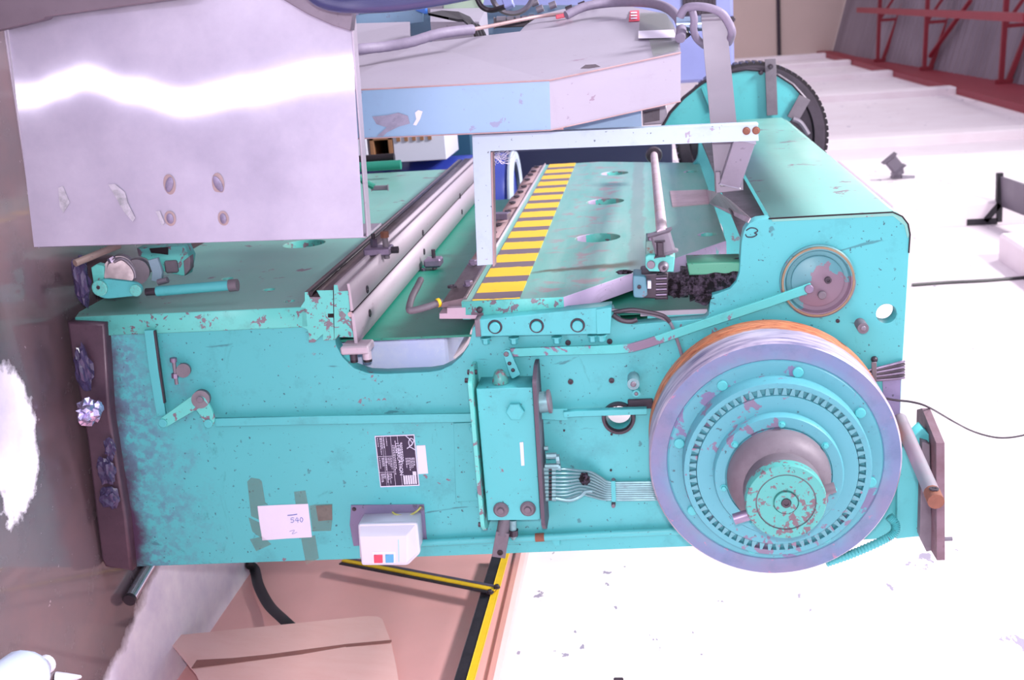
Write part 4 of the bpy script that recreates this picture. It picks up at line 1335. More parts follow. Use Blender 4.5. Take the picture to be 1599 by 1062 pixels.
# nameplate
NP = [(585, 681), (647, 678.5), (655, 758.5), (594, 761)]
npo = plateY('name_plate', NP, FY - .002, FY - .0003, print_white, PB, 0)
Yn = FY - .0024
plateY('black_field', [(586.5, 682.6), (645.8, 680.2), (653.3, 757), (595, 759.3)], Yn, FY - .0019, plate_black, npo, 0)
plateY('white_sticker', [(650, 696), (664, 695.5), (668.5, 739.5), (653.5, 740.5)], FY - .0015, FY - .0003, paper_m, PB, 0)
def nq(u, v):   # plate coordinates: u along image x (plate height), v along image y (reading direction)
    a = Vector(NP[0]).lerp(Vector(NP[1]), u); b = Vector(NP[3]).lerp(Vector(NP[2]), u)
    return tuple(a.lerp(b, v))
bm = bmesh.new()
def dash(u0, v0, u1, v1):
    pts = [P(*nq(u, v), Yn - .0004) for u, v in ((u0, v0), (u1, v0), (u1, v1), (u0, v1))]
    bm.faces.new([bm.verts.new(p) for p in pts])
rnd = random.Random(4)
for u in (.055, .085, .115, .145, .20, .235, .275, .31, .345):        # rows of small print
    for (a, b) in ((.04, .38), (.43, .68), (.74, .94)):
        if rnd.random() < .85:
            v = a
            e = a + (b - a) * rnd.uniform(.45, 1)
            while v < e:
                l = rnd.uniform(.015, .05)
                dash(u, v, u + .016, min(v + l, e)); v += l + .012
for u in (.42, .455, .49, .60, .625, .65):
    v, e = rnd.uniform(.08, .2), rnd.uniform(.35, .8)
    while v < e:
        l = rnd.uniform(.015, .045)
        dash(u, v, u + .016, min(v + l, e)); v += l + .012
for u in (.72, .76, .80, .84, .88, .92):
    v, e = .45, rnd.uniform(.55, .74)
    while v < e:
        l = rnd.uniform(.02, .05)
        dash(u, v, u + .018, min(v + l, e)); v += l + .012
for u in (.39, .56): dash(u, .01, u + .008, .99)
for u in (.17, .22): dash(u, .01, u + .006, .99)
for v in (.40, .71): dash(.02, v, .39, v + .007)
for i in range(6): dash(.61 + i * .058, .79, .61 + i * .058 + .044, .965)
dash(.86, .72, .95, .79)
link('small_print', mesh_from(bm), print_white, npo)
def writing(name, body, size, p, ang, mat, parent, depth=.0004, shear=0.0):
    cu = bpy.data.curves.new('t', 'FONT')
    cu.body = body; cu.size = size; cu.extrude = depth; cu.shear = shear
    cu.align_x = 'CENTER'; cu.align_y = 'CENTER'
    ob = bpy.data.objects.new('t', cu)
    me = bpy.data.meshes.new_from_object(ob)
    bpy.data.objects.remove(ob)
    me.materials.clear()
    me.transform(Matrix.Translation(p) @ Matrix.Rotation(ang, 4, 'Y') @ Matrix.Rotation(PI / 2, 4, 'X'))
    return link(name, me, mat, parent)
writing('lettering', 'LUBRICATION', .0148, P(*nq(.555, .47), Yn - .0005), math.radians(-3), print_white, npo)
tube('logo_script', [P(*nq(u, v), Yn - .0006) for u, v in ((.98, .30), (.85, .24), (.78, .27), (.9, .2), (.97, .12), (.9, .07), (.84, .14), (.86, .22), (.93, .18), (.88, .1), (.78, .02))], .0012, print_white, npo, 5, 5)
# taped paper note
po = sheet('paper_note', [P(x, y, FY - .0016) for x, y in ((402, 790.5), (440, 788.5), (481, 787), (484, 812), (487, 839), (450, 841), (409.5, 844), (405, 815))], .0008, paper_m, PB, (0, 1, 0))
def pen(pts, w=.0008, m=penblue, par=None):
    tube('pen_stroke', [P(x, y, FY - .0019) for x, y in pts], w, m, po, 5, 4)
pen([(449, 805), (458, 804), (464, 803)], .0012)
pen([(459, 809), (455, 809), (454.5, 812), (457, 811.5), (459, 813.5), (457, 816), (454, 815.5)])
pen([(464, 808), (461.5, 813), (467, 812.5)]); pen([(465, 809), (465, 816)])
pen([(470, 808), (468.5, 812), (471, 815.5), (473, 811), (470.5, 808)])
pen([(452, 830), (460, 828), (456, 834), (464, 831)], .0005)
for i, pts in enumerate((((386, 752), (392, 746), (405, 748), (409, 752), (414, 784), (418, 788), (404, 790), (405, 812), (392, 806)),
                         ((459, 768), (477, 766), (481, 788), (462, 789)),
                         ((483, 790), (492, 788), (519, 787), (519, 812), (517, 829), (488, 830)),
                         ((470, 840), (492, 836), (498, 872), (478, 882)),
                         ((390, 842), (410, 838), (424, 850), (400, 861)),
                         ((388, 808), (405, 816), (410, 842), (394, 830)))):
    sheet('clear_tape', [P(x, y, FY - .0012 - .0001 * i) for x, y in pts], .0003, tape_m, po, (0, 1, 0))
sheet('dark_tape', [P(x, y, FY - .002) for x, y in ((493, 790), (518, 788.5), (519, 812), (497, 814))], .0003, metal('brown_tape', srgb(104, 104, 98), .3, 0, .5, srgb(66, 62, 60), 30), po, (0, 1, 0))
# cables strapped round the back edge of the frame, loose wire
Xc = 0
for i in range(7):
    y0_, y1_ = 584 + i * .2, 565 + i * 4.2
    tube('strapped_cable', [P(1335, 588 + i * 1.5, FY - .012), P(1352, 580 + i * 2.6, FY - .012 - .002 * (i % 2)), P(1366, 576 + i * 3.0, FY - .012), P(1390, 570 + i * 3.7, FY - .012), P(1408.5, y1_, FY - .008), P(1411.5, y1_ - .3, FY + .02)], mpx(2.1), dark_m if i % 2 else bolt_m, PB, 8, 4)
plateY('cable_strap', [(1361, 566), (1369, 566), (1369, 596), (1362, 597)], FY - .022, FY - .016, mauve_m, PB, .001)
bolt('strap_screw', P(1365, 561, FY - .0005), OUT, mpx(5), .012, dark_m, PB, kind='dome')
plateY('dark_patch', [(1378, 592), (1407, 588), (1404, 690), (1402, 700), (1380, 650)], FY - .003, FY - .0004, paint('mauve_grey_patch', srgb(130, 124, 164), chips=.3), PB, 0)
o = tube('loose_wire', [P(1382, 622, FY - .02), P(1400, 625, FY - .02), P(1425, 628, FY), P(1450, 636, FY + .05), P(1490, 659, FY + .2), P(1520, 674, FY + .32), P(1553, 683, FY + .4), P(1580, 683, FY + .45), P(1610, 677, FY + .5)], mpx(1.7), dark_m, PB, 6, 5)
# motor bracket, bar and flexible conduit beyond the flywheel
zb3 = P(1462, 780, 2.85).z
f0, f1 = P(1462, 692, 2.86), P(1463, 875, 2.86)
bkt = quad_mesh([f0, f1, Vector((f1.x, FY + .12, zb3)), Vector((P(1425, 640, FY + .12).x, FY + .12, zb3)), Vector((P(1425, 640, FY + .05).x, FY + .06, zb3))], .02, (0, 0, 1))
mb = link('motor_plate', bkt, metal('rusty_dark_plate', srgb(124, 100, 112), .55, .2, .5, srgb(96, 66, 66), 20), PB)
plateY('motor_gusset', [(1402, 705), (1440, 668), (1462, 690), (1462, 850), (1436, 838), (1400, 842)], FY - .02, FY + .03, teal, PB, .003)
plateY('gusset_edge', [(1440, 690), (1452, 694), (1456, 860), (1447, 862), (1436, 838)], FY - .05, FY + .02, mauve_m, mb, .002)
rod('adjusting_stud', P(1470, 842, 2.9), P(1487, 841.5, 2.9), mpx(3.2), galv_m, mb, 10)
a, b = P(1405, 655, FY - .0), P(1457, 773, FY - .38)
br = rod('barring_rod', a, b, mpx(11.5, 2.7), metal('worn_bar', srgb(138, 126, 138), .5, .2, .6, srgb(120, 150, 150), 10), PB, 20)
dirn = (b - a).normalized()
rod('bar_end', b - dirn * .012, b + dirn * .03, mpx(12.5, 2.6), rust_m, br, 12)
bolt('bar_eye', b + dirn * .008 + LEFT * mpx(12, 2.6) + Vector((0, 0, 0)), LEFT, .011, .003, dark_m, br, kind='socket')
pts = spline([P(1388, 806, FY - .05), P(1398, 818, FY - .055), P(1396, 832, FY - .06), P(1380, 843, FY - .065), P(1350, 857, FY - .07), P(1320, 869, FY - .08), P(1290, 879, FY - .09)], 12)
tube('flexible_conduit', pts, mpx(5.5), teal, PB, 12, 1, .28, straight=True)

# ---- treadle gear at the foot of the bed
Yd = FY + .02
Xp = bx - .035
tl = plateY('treadle_lever', [(146, 449), (150, 441), (160, 436), (168, 436), (210, 441), (219, 446), (221, 456), (214, 462), (166, 467), (152, 463)], Yd - .01, Yd + .006, teal, PB, .002, r=.012)
for x, y, r in ((157, 449.5, 12.5), (213, 453, 9.5)):
    bolt('pin', P(x, y, Yd - .0105), OUT, mpx(r), .008, teal_worn, tl, kind='pin')
bolt('centre_mark', P(153.5, 449, Yd - .019), OUT, mpx(3), .002, dark_m, tl, kind='socket')
rod('treadle_rod', P(245, 455, Yd + .03), P(360, 445.5, Yd + .03), mpx(8), teal, PB, 18)
rod('rod_end', P(358, 446, Yd + .03), P(371, 445, Yd + .03), mpx(9.5), mauve_m, PB, 18)
rod('rod_neck', P(228, 456, Yd + .03), P(247, 455, Yd + .03), mpx(6), dark_m, PB, 14)
rod('cross_shaft', P(186, 424, Yd + .02), P(190, 418, Yd + .34), mpx(24), oily_m, PB, 28)
rod('shaft_collar', P(213, 425, Yd + .06), P(216, 421, Yd + .16), mpx(20), mauve_m, PB, 24)
lathe('return_spring', [(mpx(22), 0), (mpx(24), .003), (mpx(22), .006)], P(190, 424, Yd + .015), OUT, galv_m, PB, 32)
tube('spring_wire', [P(178, 409, Yd), P(190, 404, Yd), P(203, 413, Yd), P(210, 424, Yd), P(211, 434, Yd)], mpx(2.2), galv_m, PB, 8, 5)
rod('hex_stud', P(173, 402, Yd + .02), P(177, 409, Yd + .02), mpx(7), bolt_m, PB, 6)
plateY('hinge_lug', [(142, 418), (150, 413), (162, 416), (162, 440), (146, 444)], Yd, Yd + .03, teal_worn, PB, .002)
lb_ = plateY('latch_bracket', [(213, 388), (288, 384), (296, 402), (291, 430), (284, 431), (258, 425), (240, 415), (228, 404), (216, 400)], Yd + .11, Yd + .16, teal_worn, PB, .003)
plateY('latch_slot', [(233, 388), (262, 386), (262, 398), (248, 396), (236, 395)], Yd + .106, Yd + .11, black_m, lb_, 0)
plateY('latch_end', [(286, 408), (296, 400), (297, 420), (288, 431)], Yd + .09, Yd + .12, mauve_m, lb_, .002)
box('latch_block', P(255, 408, Yd + .10), P(282, 424, Yd + .12), mauve_m, lb_, .004)
polybar('latch_arm', [(238, 405), (245, 425), (244, 440)], mpx(16), .015, Yd + .07, plain('grey_arm', srgb(132, 160, 176), .4), PB)
rod('latch_pin', P(247, 441, Yd + .06), P(262, 437, Yd + .06), mpx(5), galv_m, PB, 12)
rod('foot_bar', P(117, 411, Yd - .1), P(186, 383, Yd + .02), mpx(5.5), metal('brown_bar', srgb(136, 118, 112), .5, .2, .5), PB, 12)

# ---- gear and guard at the far end of the crown
Yg2 = YE - .1
gg = [(1028, 208), (1046, 176), (1068, 152), (1098, 128), (1130, 114), (1165, 108), (1192, 110), (1215, 117), (1238, 132), (1257, 153), (1250, 168), (1238, 184), (1225, 200), (1200, 215)]
gd = plateY('gear_guard', gg, Yg2, Yg2 + .02, teal, PB, .002)
bm = bmesh.new()
ring_sweep(bm, [P(x, y, Yg2 - .002) for x, y in gg[:11]], .008, 6)
link('guard_rim', mesh_from(bm), dark_m, gd)
polybar('guard_strap', [(1203, 92), (1206, 180)], mpx(15, Yg2), .01, Yg2 - .02, mauve_m, PB)
polybar('guard_strap', [(1257, 152), (1238, 186)], mpx(17, Yg2), .01, Yg2 - .02, mauve_m, PB)
bolt('bolt', P(1188, 113, Yg2), OUT, .012, .02, dark_m, PB)
bolt('bolt', P(1203, 104, Yg2 - .02), OUT, .012, .02, dark_m, PB)
polybar('guard_bead', [(1097, 136), (1107, 160), (1112, 172)], mpx(5, Yg2), .008, Yg2 - .01, teal, gd)
gc = P(1173, 216, Yg2 + .06); gr_ = mpx(107, Yg2)
gw = lathe('gear_wheel', [(gr_ * .3, 0), (gr_ * .8, 0), (gr_ * .82, .03), (gr_ * .93, .03), (gr_ * .95, .03), (gr_ * .97, .028), (gr_ * .97, -.14), (gr_ * .3, -.14)], gc, OUT, dark_m, PB, 72)
bm = bmesh.new()
for i in range(72):
    a = 2 * PI * i / 72
    for s in (0,):
        pts = [(gr_ * .96, -.016), (gr_ * .96, .016), (gr_ * 1.0, .009), (gr_ * 1.0, -.009)]
        vs = []
        for yy in (-.03, .14):
            vs.append([bm.verts.new(gc + Vector((r * math.cos(a + t / r), yy, r * math.sin(a + t / r)))) for r, t in pts])
        bm.faces.new(vs[0]); bm.faces.new(vs[1][::-1])
        for j in range(4): bm.faces.new((vs[0][j], vs[1][j], vs[1][(j + 1) % 4], vs[0][(j + 1) % 4]))
link('gear_teeth', mesh_from(bm), black_m, gw)
tube('gear_brush', [P(1238, 186, Yg2 - .03), P(1250, 192, Yg2 - .03), P(1262, 210, Yg2 - .03)], .012, galv_m, PB, 8)
# ================================================================== THINGS AROUND THE PRESS
# pale blue tub standing behind the throat
tx0 = P(560, 526, FY + .16)
t = thing('plastic_tub', 'pale milky blue plastic tub standing on its shelf behind the oval frame throat', 'tub', (sx + .12, FY + .3, tz))
tb0, tb1 = P(698, 527, FY + .14).z, P(640, 590, FY + .14)
tubm = metal('milky_blue_tub', srgb(206, 212, 250), .4, 0, .6, srgb(240, 240, 252), 9)
x0_ = P(640, 526, FY + .14).x
o = box('body', (x0_, FY + .14, tz), (x0_ + .22, FY + .5, tb0), tubm, t, .02, 3)
box('rim_tab', (x0_ - .004, FY + .133, P(623, 525, FY + .14).z), (x0_ + .01, FY + .5, P(652, 525, FY + .14).z), tubm, t, .003)
# things beyond the bed
yy = YE + .25
t = thing('crate', 'white ribbed plastic crate standing beyond the far end of the bed', 'crate', P(665, 240, yy))
za_, zb_2 = P(615, 240, yy).z, P(697, 240, yy).z
xa_, xb_2 = P(650, 205, yy).x, P(650, 252, yy).x
box('body', (xa_, yy, za_), (xb_2, yy + .4, zb_2), white_pl, t, .004)
for i in range(5):
    zc = za_ + (zb_2 - za_) * (.08 + i * .15)
    box('rib', (xa_ + .01, yy - .008, zc), (xa_ + .045, yy, zc + .018), wood_m, t, 0)
t = thing('wooden_box', 'small brown wooden box with a dark opening beside the white crate', 'box', P(596, 230, yy))
za_, zb_2 = P(579, 240, yy).z, P(614, 240, yy).z
for (a, b, c_, d_) in ((za_, za_ + .02, 0, 1), (zb_2 - .02, zb_2, 0, 1), (za_, zb_2, 0, .22), (za_, zb_2, .88, 1)):
    box('board', (xa_ + (xb_2 - xa_) * c_, yy - .005, a), (xa_ + (xb_2 - xa_) * d_, yy + .25, b), wood_m, t, .001)
box('back_board', (xa_, yy + .25, za_), (xb_2, yy + .27, zb_2), plain('dark_wood', srgb(62, 44, 36), .7), t, 0)
rk = thing('storage_bench', 'bench with a white front carrying the wooden box and crate beyond the bed', 'bench', ((xa_ + xb_2) / 2, yy + .2, 0))
box('bench_top', (xa_ - .02, yy - .02, P(579, 240, yy).z - .02), (xb_2 + .02, yy + .45, P(579, 240, yy).z), dark_m, rk, .002)
for a_ in (xa_ + .01, xb_2 - .05):
    for c_ in (yy, yy + .38):
        box('leg', (a_, c_, 0), (a_ + .04, c_ + .04, P(579, 240, yy).z - .02), dark_m, rk, .001)
box('front_apron', (xa_, yy - .05, P(540, 240, yy).z), (xb_2, yy - .025, P(577, 240, yy).z), white_pl, rk, .002)
o = rod('green_bar', P(560, 261, YE - .25), P(626, 257, YE - .25), .022, teal_dark)
tag(o, 'short dark green round bar lying on the far bed beside the crate', 'bar')
o = rod('black_bar', P(560, 250, YE + .1), P(616, 246, YE + .1), .022, black_m)
tag(o, 'thin black bar lying before the wooden box beyond the bed', 'bar')
yp = YE - 1.3
t = thing('hand_pliers', 'grey hand tool with dark green grip hanging at the bed front behind the stainless cabinet', 'tool', P(590, 292, yp))
tube('grip', [P(560, 278, yp), P(572, 286, yp), P(584, 292, yp)], .012, teal_dark, t, 8)
bar('jaw', P(580, 294, yp), P(606, 293, yp), .018, .012, OUT, galv_m, t, .003)
# blue drum in the gap
dc = P(792, 330, YE + .5)
t = thing('blue_drum', 'dark blue drum with a pale rim standing beyond the gap between bed and ram', 'drum', (dc.x, YE + .62, 0))
c0 = P(775, 330, YE + .35)
lathe('body', [(0, 0), (.25, 0), (.26, .05), (.26, P(801, 300, YE + .4).z - .06), (.24, P(801, 300, YE + .4).z - .03), (0, P(801, 300, YE + .4).z - .03)], (c0.x + .0, YE + .65, 0), (0, 0, 1), drum_m, t, 40)
zr = P(801, 300, YE + .4).z - .03
lathe('rim', [(.215, 0), (.262, 0), (.268, .012), (.262, .03), (.225, .03), (.215, .02)], (c0.x + .0, YE + .65, zr), (0, 0, 1), pale_m, t, 40)
# far machine block behind, dark teal
o = box('tool_cabinet', P(700, 205, YE + .9), P(736, 246, YE + 1.3), plain('dark_teal_paint', srgb(44, 86, 110), .4), bevel=.01)
o2 = P(718, 240, YE + .9)
box_lo = Vector((P(700, 205, YE + .9).x - .5, YE + .9, 0))
bpy.data.objects.remove(o)
o = box('tool_cabinet', (P(700, 180, YE + .9).x - .1, YE + .9, 0), (P(700, 246, YE + .9).x, YE + 1.5, P(738, 240, YE + .9).z), plain('dark_teal_cabinet', srgb(44, 86, 110), .4), bevel=.01)
tag(o, 'dark teal cabinet behind the far end of the die rails', 'cabinet')
o = box('blue_cabinet', (P(800, 235, YE + 1.4).x, YE + 1.4, 0), (P(800, 240, YE + 1.4).x + .9, YE + 1.9, P(1050, 240, YE + 1.4).z), plain('deep_navy_paint', srgb(40, 44, 70), .35), bevel=.01)
tag(o, 'deep navy cabinet in the shade beyond the far end of the ram', 'cabinet')
# electrical cabinet, light blue, with louvres
ye = 8.0
cbx = [P(1055, -40, ye), P(1150, 135, ye)]
t = thing('electrical_cabinet', 'tall lilac blue electrical cabinet with louvres behind the beige machine', 'cabinet', (P(1080, 60, ye).x, ye + .3, 0))
xl, xr = P(1100, -120, ye).x, P(1100, 128, ye).x
zt3 = P(1146, 60, ye).z
box('body', (xl, ye, 0), (xr, ye + .6, zt3), cab_blue, t, .02)
zl0, zl1 = P(1066, 10, ye).z, P(1112, 10, ye).z
for i in range(9):
    zc = zl0 + (zl1 - zl0) * i / 8
    box('louvre', (xl + .05, ye - .015, zc), (P(1090, 24, ye).x, ye, zc + .025), dark_m, t, .003)
for y in (30, 48):
    bolt('hinge_screw', P(1143, y, ye), OUT, .02, .03, dark_m, t, kind='pin')

# ---- the beige machine in front: a pair of thick side plates seen end on
BY = FY - .20
BG = thing('beige_press', 'machine of thick lilac beige plates with a light blue edge, before the teal press', 'machine', (P(800, 60, BY).x, BY + .6, 0))
def slab(name, near, far_, thick_px, mat, mats=None):
    pass
n0 = [P(x, y, BY) for x, y in ((505, 143), (858, 125.5), (863, 204), (508, 218))]
Yt2 = BY + .02
# main plate: outline in its own plane, from near edge to far edge (throat cut in the far edge)
def on(x, y, d): return P(x, y, BY + d)
top = [on(505, 143, 0), on(858, 125.5, 0), on(1063, 82, .12), on(1060, 52, .4), on(1040, 22, .7), on(985, 10, .9), on(935, 12, 1.0), on(880, 14, 1.05), on(846, 22, 1.0), on(820, 40, .85), on(806, 56, .75), on(790, 64, .7),
       on(760, 68, .68), on(715, 69, .68), on(660, 67, .68), on(610, 78, .62), on(505, 98, .52)]
thk = (n0[3] - n0[0] + n0[2] - n0[1]) / 2
bm = bmesh.new()
va = [bm.verts.new(p) for p in top]
vb = [bm.verts.new(p + thk) for p in top]
fa = bm.faces.new(va)
bm.faces.new(vb[::-1])
ft_ = []
for i in range(len(va)):
    j = (i + 1) % len(va)
    ft_.append(bm.faces.new((va[i], vb[i], vb[j], va[j])))
ft_[0].material_index = 1
bmesh.ops.triangulate(bm, faces=[f for f in bm.faces if len(f.verts) > 4])
me = mesh_from(bm)
side = link('side_plate', me, [beige, ltblue], BG)
bm = bmesh.new()
ring_sweep(bm, [p + Vector((0, -.001, 0)) for p in top[:3]], .0022, 6)
ring_sweep(bm, [p + thk + Vector((0, -.001, 0)) for p in top[:3]], .0016, 6)
link('rusty_edge', mesh_from(bm), pinkbar_m, side)
sheet('paint_smear', [P(x, y, BY - .002) for x, y in ((648, 176), (653, 172), (660, 174), (656, 186), (650, 196), (645, 195), (650, 186))], .001, paper_m, side, (0, 1, 0))
sheet('peeling_tape', [P(x, y, BY - .002) for x, y in ((581, 182), (604, 180), (622, 176), (637, 181), (640, 193), (622, 198), (604, 207), (598, 213), (588, 213), (604, 199), (588, 194))], .001, metal('grey_tape', srgb(140, 136, 160), .35, .2, .6, srgb(96, 92, 112), 50), side, (0, 1, 0))
sheet('grease_smudge', [P(x, y, BY + .028) + Vector((-.004, 0, 0)) for x, y in ((906, 110), (914, 104), (930, 103), (938, 107), (920, 110))], .001, dark_m, side, (0, 1, 0))
# second plate behind it
bm = bmesh.new()
top2 = [on(455, 86, 1.0), on(560, 62, 1.0), on(645, 36, 1.0), on(662, 42, 1.0), on(672, 14, 1.25), on(650, 12, 1.3), on(590, 26, 1.3), on(455, 34, 1.3)]
top2 = [on(440, 78, 1.0), on(640, 62, 1.0), on(640, 34, 1.25), on(440, 40, 1.25)]
va = [bm.verts.new(p) for p in top2]; vb = [bm.verts.new(p + Vector((.10, 0, .0))) for p in top2]
bm.faces.new(va); bm.faces.new(vb[::-1])
for i in range(4):
    j = (i + 1) % 4
    bm.faces.new((va[i], vb[i], vb[j], va[j]))
link('rear_plate', mesh_from(bm), beige, BG)
bm = bmesh.new()
top3 = [on(672, 34, 1.1), on(748, 34, 1.1), on(760, 12, 1.3), on(672, 14, 1.3)]
va = [bm.verts.new(p) for p in top3]; vb = [bm.verts.new(p + Vector((.10, 0, .0))) for p in top3]
bm.faces.new(va); bm.faces.new(vb[::-1])
for i in range(4):
    j = (i + 1) % 4
    bm.faces.new((va[i], vb[i], vb[j], va[j]))
link('rear_plate', mesh_from(bm), beige, BG)
sheet('rusty_strip', [on(728, 70, .9), on(736, 70, .9), on(757, 53, .95), on(749, 53, .95)], .03, rust_m, BG, (0, 1, 0))
plateY('throat_back', [(560, 8), (900, 8), (900, 95), (560, 95)], BY + 1.5, BY + 1.52, plain('slate_blue_paint', srgb(84, 108, 136), .4), BG, 0)
plateY('front_strip', [(455, 40), (660, 8), (660, 34), (455, 62)], BY + 1.44, BY + 1.46, ltblue, BG, 0)
# the black rubber flap draped over the throat
fl_ = [on(668, 20, 1.0), on(690, 16, 1.05), on(716, 18, 1.0), on(734, 26, .95), on(746, 42, .85), on(752, 60, .75)]
fl2 = [on(700, 27, .9), on(714, 30, .9), on(722, 30, .9), on(730, 36, .85), on(737, 48, .8), on(741, 58, .72)]
bm = bmesh.new()
va = [bm.verts.new(p) for p in fl_]; vb = [bm.verts.new(p) for p in fl2]
vc = [bm.verts.new(p + Vector((.008, 0, .002))) for p in fl_]; vd = [bm.verts.new(p + Vector((.008, 0, .002))) for p in fl2]
for i in range(5):
    bm.faces.new((va[i], va[i + 1], vb[i + 1], vb[i])); bm.faces.new((vc[i + 1], vc[i], vd[i], vd[i + 1]))
    bm.faces.new((va[i + 1], va[i], vc[i], vc[i + 1])); bm.faces.new((vb[i], vb[i + 1], vd[i + 1], vd[i]))
link('rubber_flap', mesh_from(bm), black_rub, BG)
for i in range(3):
    tube('black_cable', [on(738 + i * 4, 38 + i, .8), on(744 + i * 5, 50, .74), on(750 + i * 5, 66, .68)], .006, black_rub, BG, 8)
# hoses, rods, rollers and the hand wheel
tube('taped_hose', [on(535, 84, .3), on(560, 77, .3), on(600, 73, .35), on(640, 66, .38), on(680, 54, .42), on(710, 49, .46), on(738, 46, .5)], mpx(7.5, BY + .35), grey_hose, BG, 14, 6, .04)
tube('thin_rod', [on(738, 46, .5), on(780, 38, .7), on(840, 26, .85), on(888, 21, .85)], mpx(2.6, BY + .7), pinkbar_m, BG, 8)
tube('grey_hose', [on(884, 24, .75), on(915, 10, .78), on(960, 4, .8), on(1005, 4, .7), on(1036, 10, .55), on(1056, 24, .4), on(1064, 42, .28), on(1062, 60, .22)], mpx(6.5, BY + .6), grey_hose, BG, 14, 6)
bar('red_clip', on(868, 27, .85), on(892, 22, .85), .012, .012, OUT, red_pl, BG, .002)
for a, b, r in ((776, 790, 5), (792, 803, 4), (806, 812, 5.5), (816, 824, 4), (826, 834, 5.5)):
    rod('chrome_roller', on(a, 31 - (a - 776) * .05, .95), on(b, 30.5 - (a - 776) * .05, .95), mpx(r, BY + .95), galv_m, BG, 14)
bar('roller_block', on(772, 36, 1.0), on(840, 33, 1.0), .03, .03, OUT, dark_m, BG, .003)
wc = on(800, -12, .9)
hw = lathe('hand_wheel', [(.062, 0), (.07, .006), (.062, .012), (.054, .006), (.062, 0)], wc, (.3, -1, .1), galv_m, BG, 36)
bar('blue_post', on(796, 12, .85), on(784, -25, .9), .03, .02, OUT, cab_blue, BG, .003)
tube('black_hose', [on(742, -10, .9), on(752, 10, .9), on(768, 16, .9), on(790, 10, .85)], .008, dark_m, BG, 10)
for x, y in ((888, 14), (908, 8), (925, 6), (862, 8), (842, 14), (834, 4)):
    rod('fitting', on(x - 4, y + 2, .95), on(x + 6, y - 2, .95), .011, galv_m if x % 4 else dark_m, BG, 10)
plateY('green_housing', [(690, -30), (760, -30), (752, 12), (722, 14), (692, 14)], BY + 1.4, BY + 1.43, plain('pale_green_paint', srgb(176, 196, 176), .5), BG, .002)
plateY('blue_box', [(640, 10), (664, 6), (664, 22), (652, 18)], BY + 1.35, BY + 1.43, plain('bright_blue_paint', srgb(60, 110, 200), .4), BG, .002)
plateY('grey_housing', [(664, -30), (692, -30), (690, 16), (668, 22)], BY + 1.3, BY + 1.34, galv_m, BG, .002)
# stickers and clear tape on the plate
def onplate(x, y):    # point on the plate's broad face
    a, b, c_ = top[1], top[2], top[4]
    n = (b - a).cross(c_ - a).normalized()
    r_ = ray(x, y)
    s_ = (a - EYE).dot(n) / r_.dot(n)
    p = EYE + r_ * s_
    return p - n * .004 * (1 if n.dot(r_) > 0 else -1)
st = sheet('warning_label', [onplate(x, y) for x, y in ((984, 19), (998, 18), (999, 34.5), (982, 35.5))], .001, red_pl, BG)
for i in range(3):
    y = 22 + i * 4.4
    sheet('label_print', [onplate(x, yy_) + Vector((-.002, -.002, 0)) for x, yy_ in ((985.5, y), (995, y - .4), (995.3, y + 1.8), (985.2, y + 2.2))], .0006, paper_m, st)
sheet('white_tape', [onplate(x, y) for x, y in ((997, 50.5), (1052, 48.5), (1057, 60.5), (997, 62))], .001, paper_m, BG)
sheet('clear_tape', [onplate(x, y) for x, y in ((1000, 22), (1048, 20), (1054, 48), (998, 50))], .0006, tape_m, BG)
sheet('clear_tape', [onplate(x, y) for x, y in ((1014, 64), (1057, 62), (1060, 80), (1020, 90))], .0006, tape_m, BG)
# steel support arm, its tube and the pale angle bar it carries
AY = BY + .26
tb_ = rod('cross_tube', P(1056, 38, AY + .02), P(1137, 36, AY + .02), mpx(10, AY), metal('zinc_tube', srgb(150, 170, 196), .2, .8, .2), BG, 24)
arm = sheet('support_arm', [P(x, y, AY) for x, y in ((1095, 30), (1134, 27), (1151, 200), (1146, 278), (1117, 280), (1110, 200))], .012, galv_m, BG, (0, 1, 0))
rod('arm_socket', P(1095, 29, AY + .008), P(1136, 27, AY + .008), mpx(6, AY), galv_m, arm, 14)
tube('looped_hose', [P(1062, 26, AY - .03), P(1072, 12, AY - .04), P(1100, 11, AY - .05), P(1126, 20, AY - .05), P(1139, 38, AY - .04), P(1143, 52, AY - .03), P(1138, 66, AY + .04)], mpx(5.6, AY), grey_hose, BG, 14, 6)
tube('looped_hose', [P(1080, 14, AY - .03), P(1084, 30, AY - .03), P(1083, 46, AY - .02), P(1088, 60, AY + .01), P(1100, 71, AY + .05)], mpx(5.2, AY), grey_hose, BG, 14, 6)
rod('hose_gland', P(1066, 52, AY), P(1072, 60, AY), .014, black_rub, BG, 12)
br = plateY('arm_bracket', [(1117, 268), (1125, 268), (1126, 291), (1151, 289), (1151, 266), (1160, 266), (1161, 297), (1118, 302)], AY - .01, AY + .05, galv_m, arm, .002)
bar('bracket_strut', P(1163, 216, AY - .06), P(1140, 286, AY + .0), mpx(30, AY), .03, OUT, metal('dark_galvanised', srgb(146, 142, 158), .34, .5, .3), arm, .002)
GY = AY - .12
gbr = [(737, 211), (1183, 192), (1185, 220), (766, 236), (770, 413), (745, 415)]
gp = plateY('guard_bar', gbr, GY, GY + .006, palebar, BG, .001)
bar('leg_flange', P(769.5, 236, GY + .02), P(772.5, 413, GY + .02), .004, .045, OUT, pinkbar_m, gp, 0)
bar('bar_flange', P(740, 211, GY + .02), P(1183, 192.5, GY + .02), .004, .045, OUT, palebar, gp, 0)
for x in (1165.5, 1181 - .5):
    lathe('rusty_bolt', [(0, .007), (.006, .007), (.008, .005), (.008, .002), (.0095, .002), (.0095, 0)], P(x, 204.5 - (x - 1165) * .05, GY), OUT, rust_m, gp, 16)
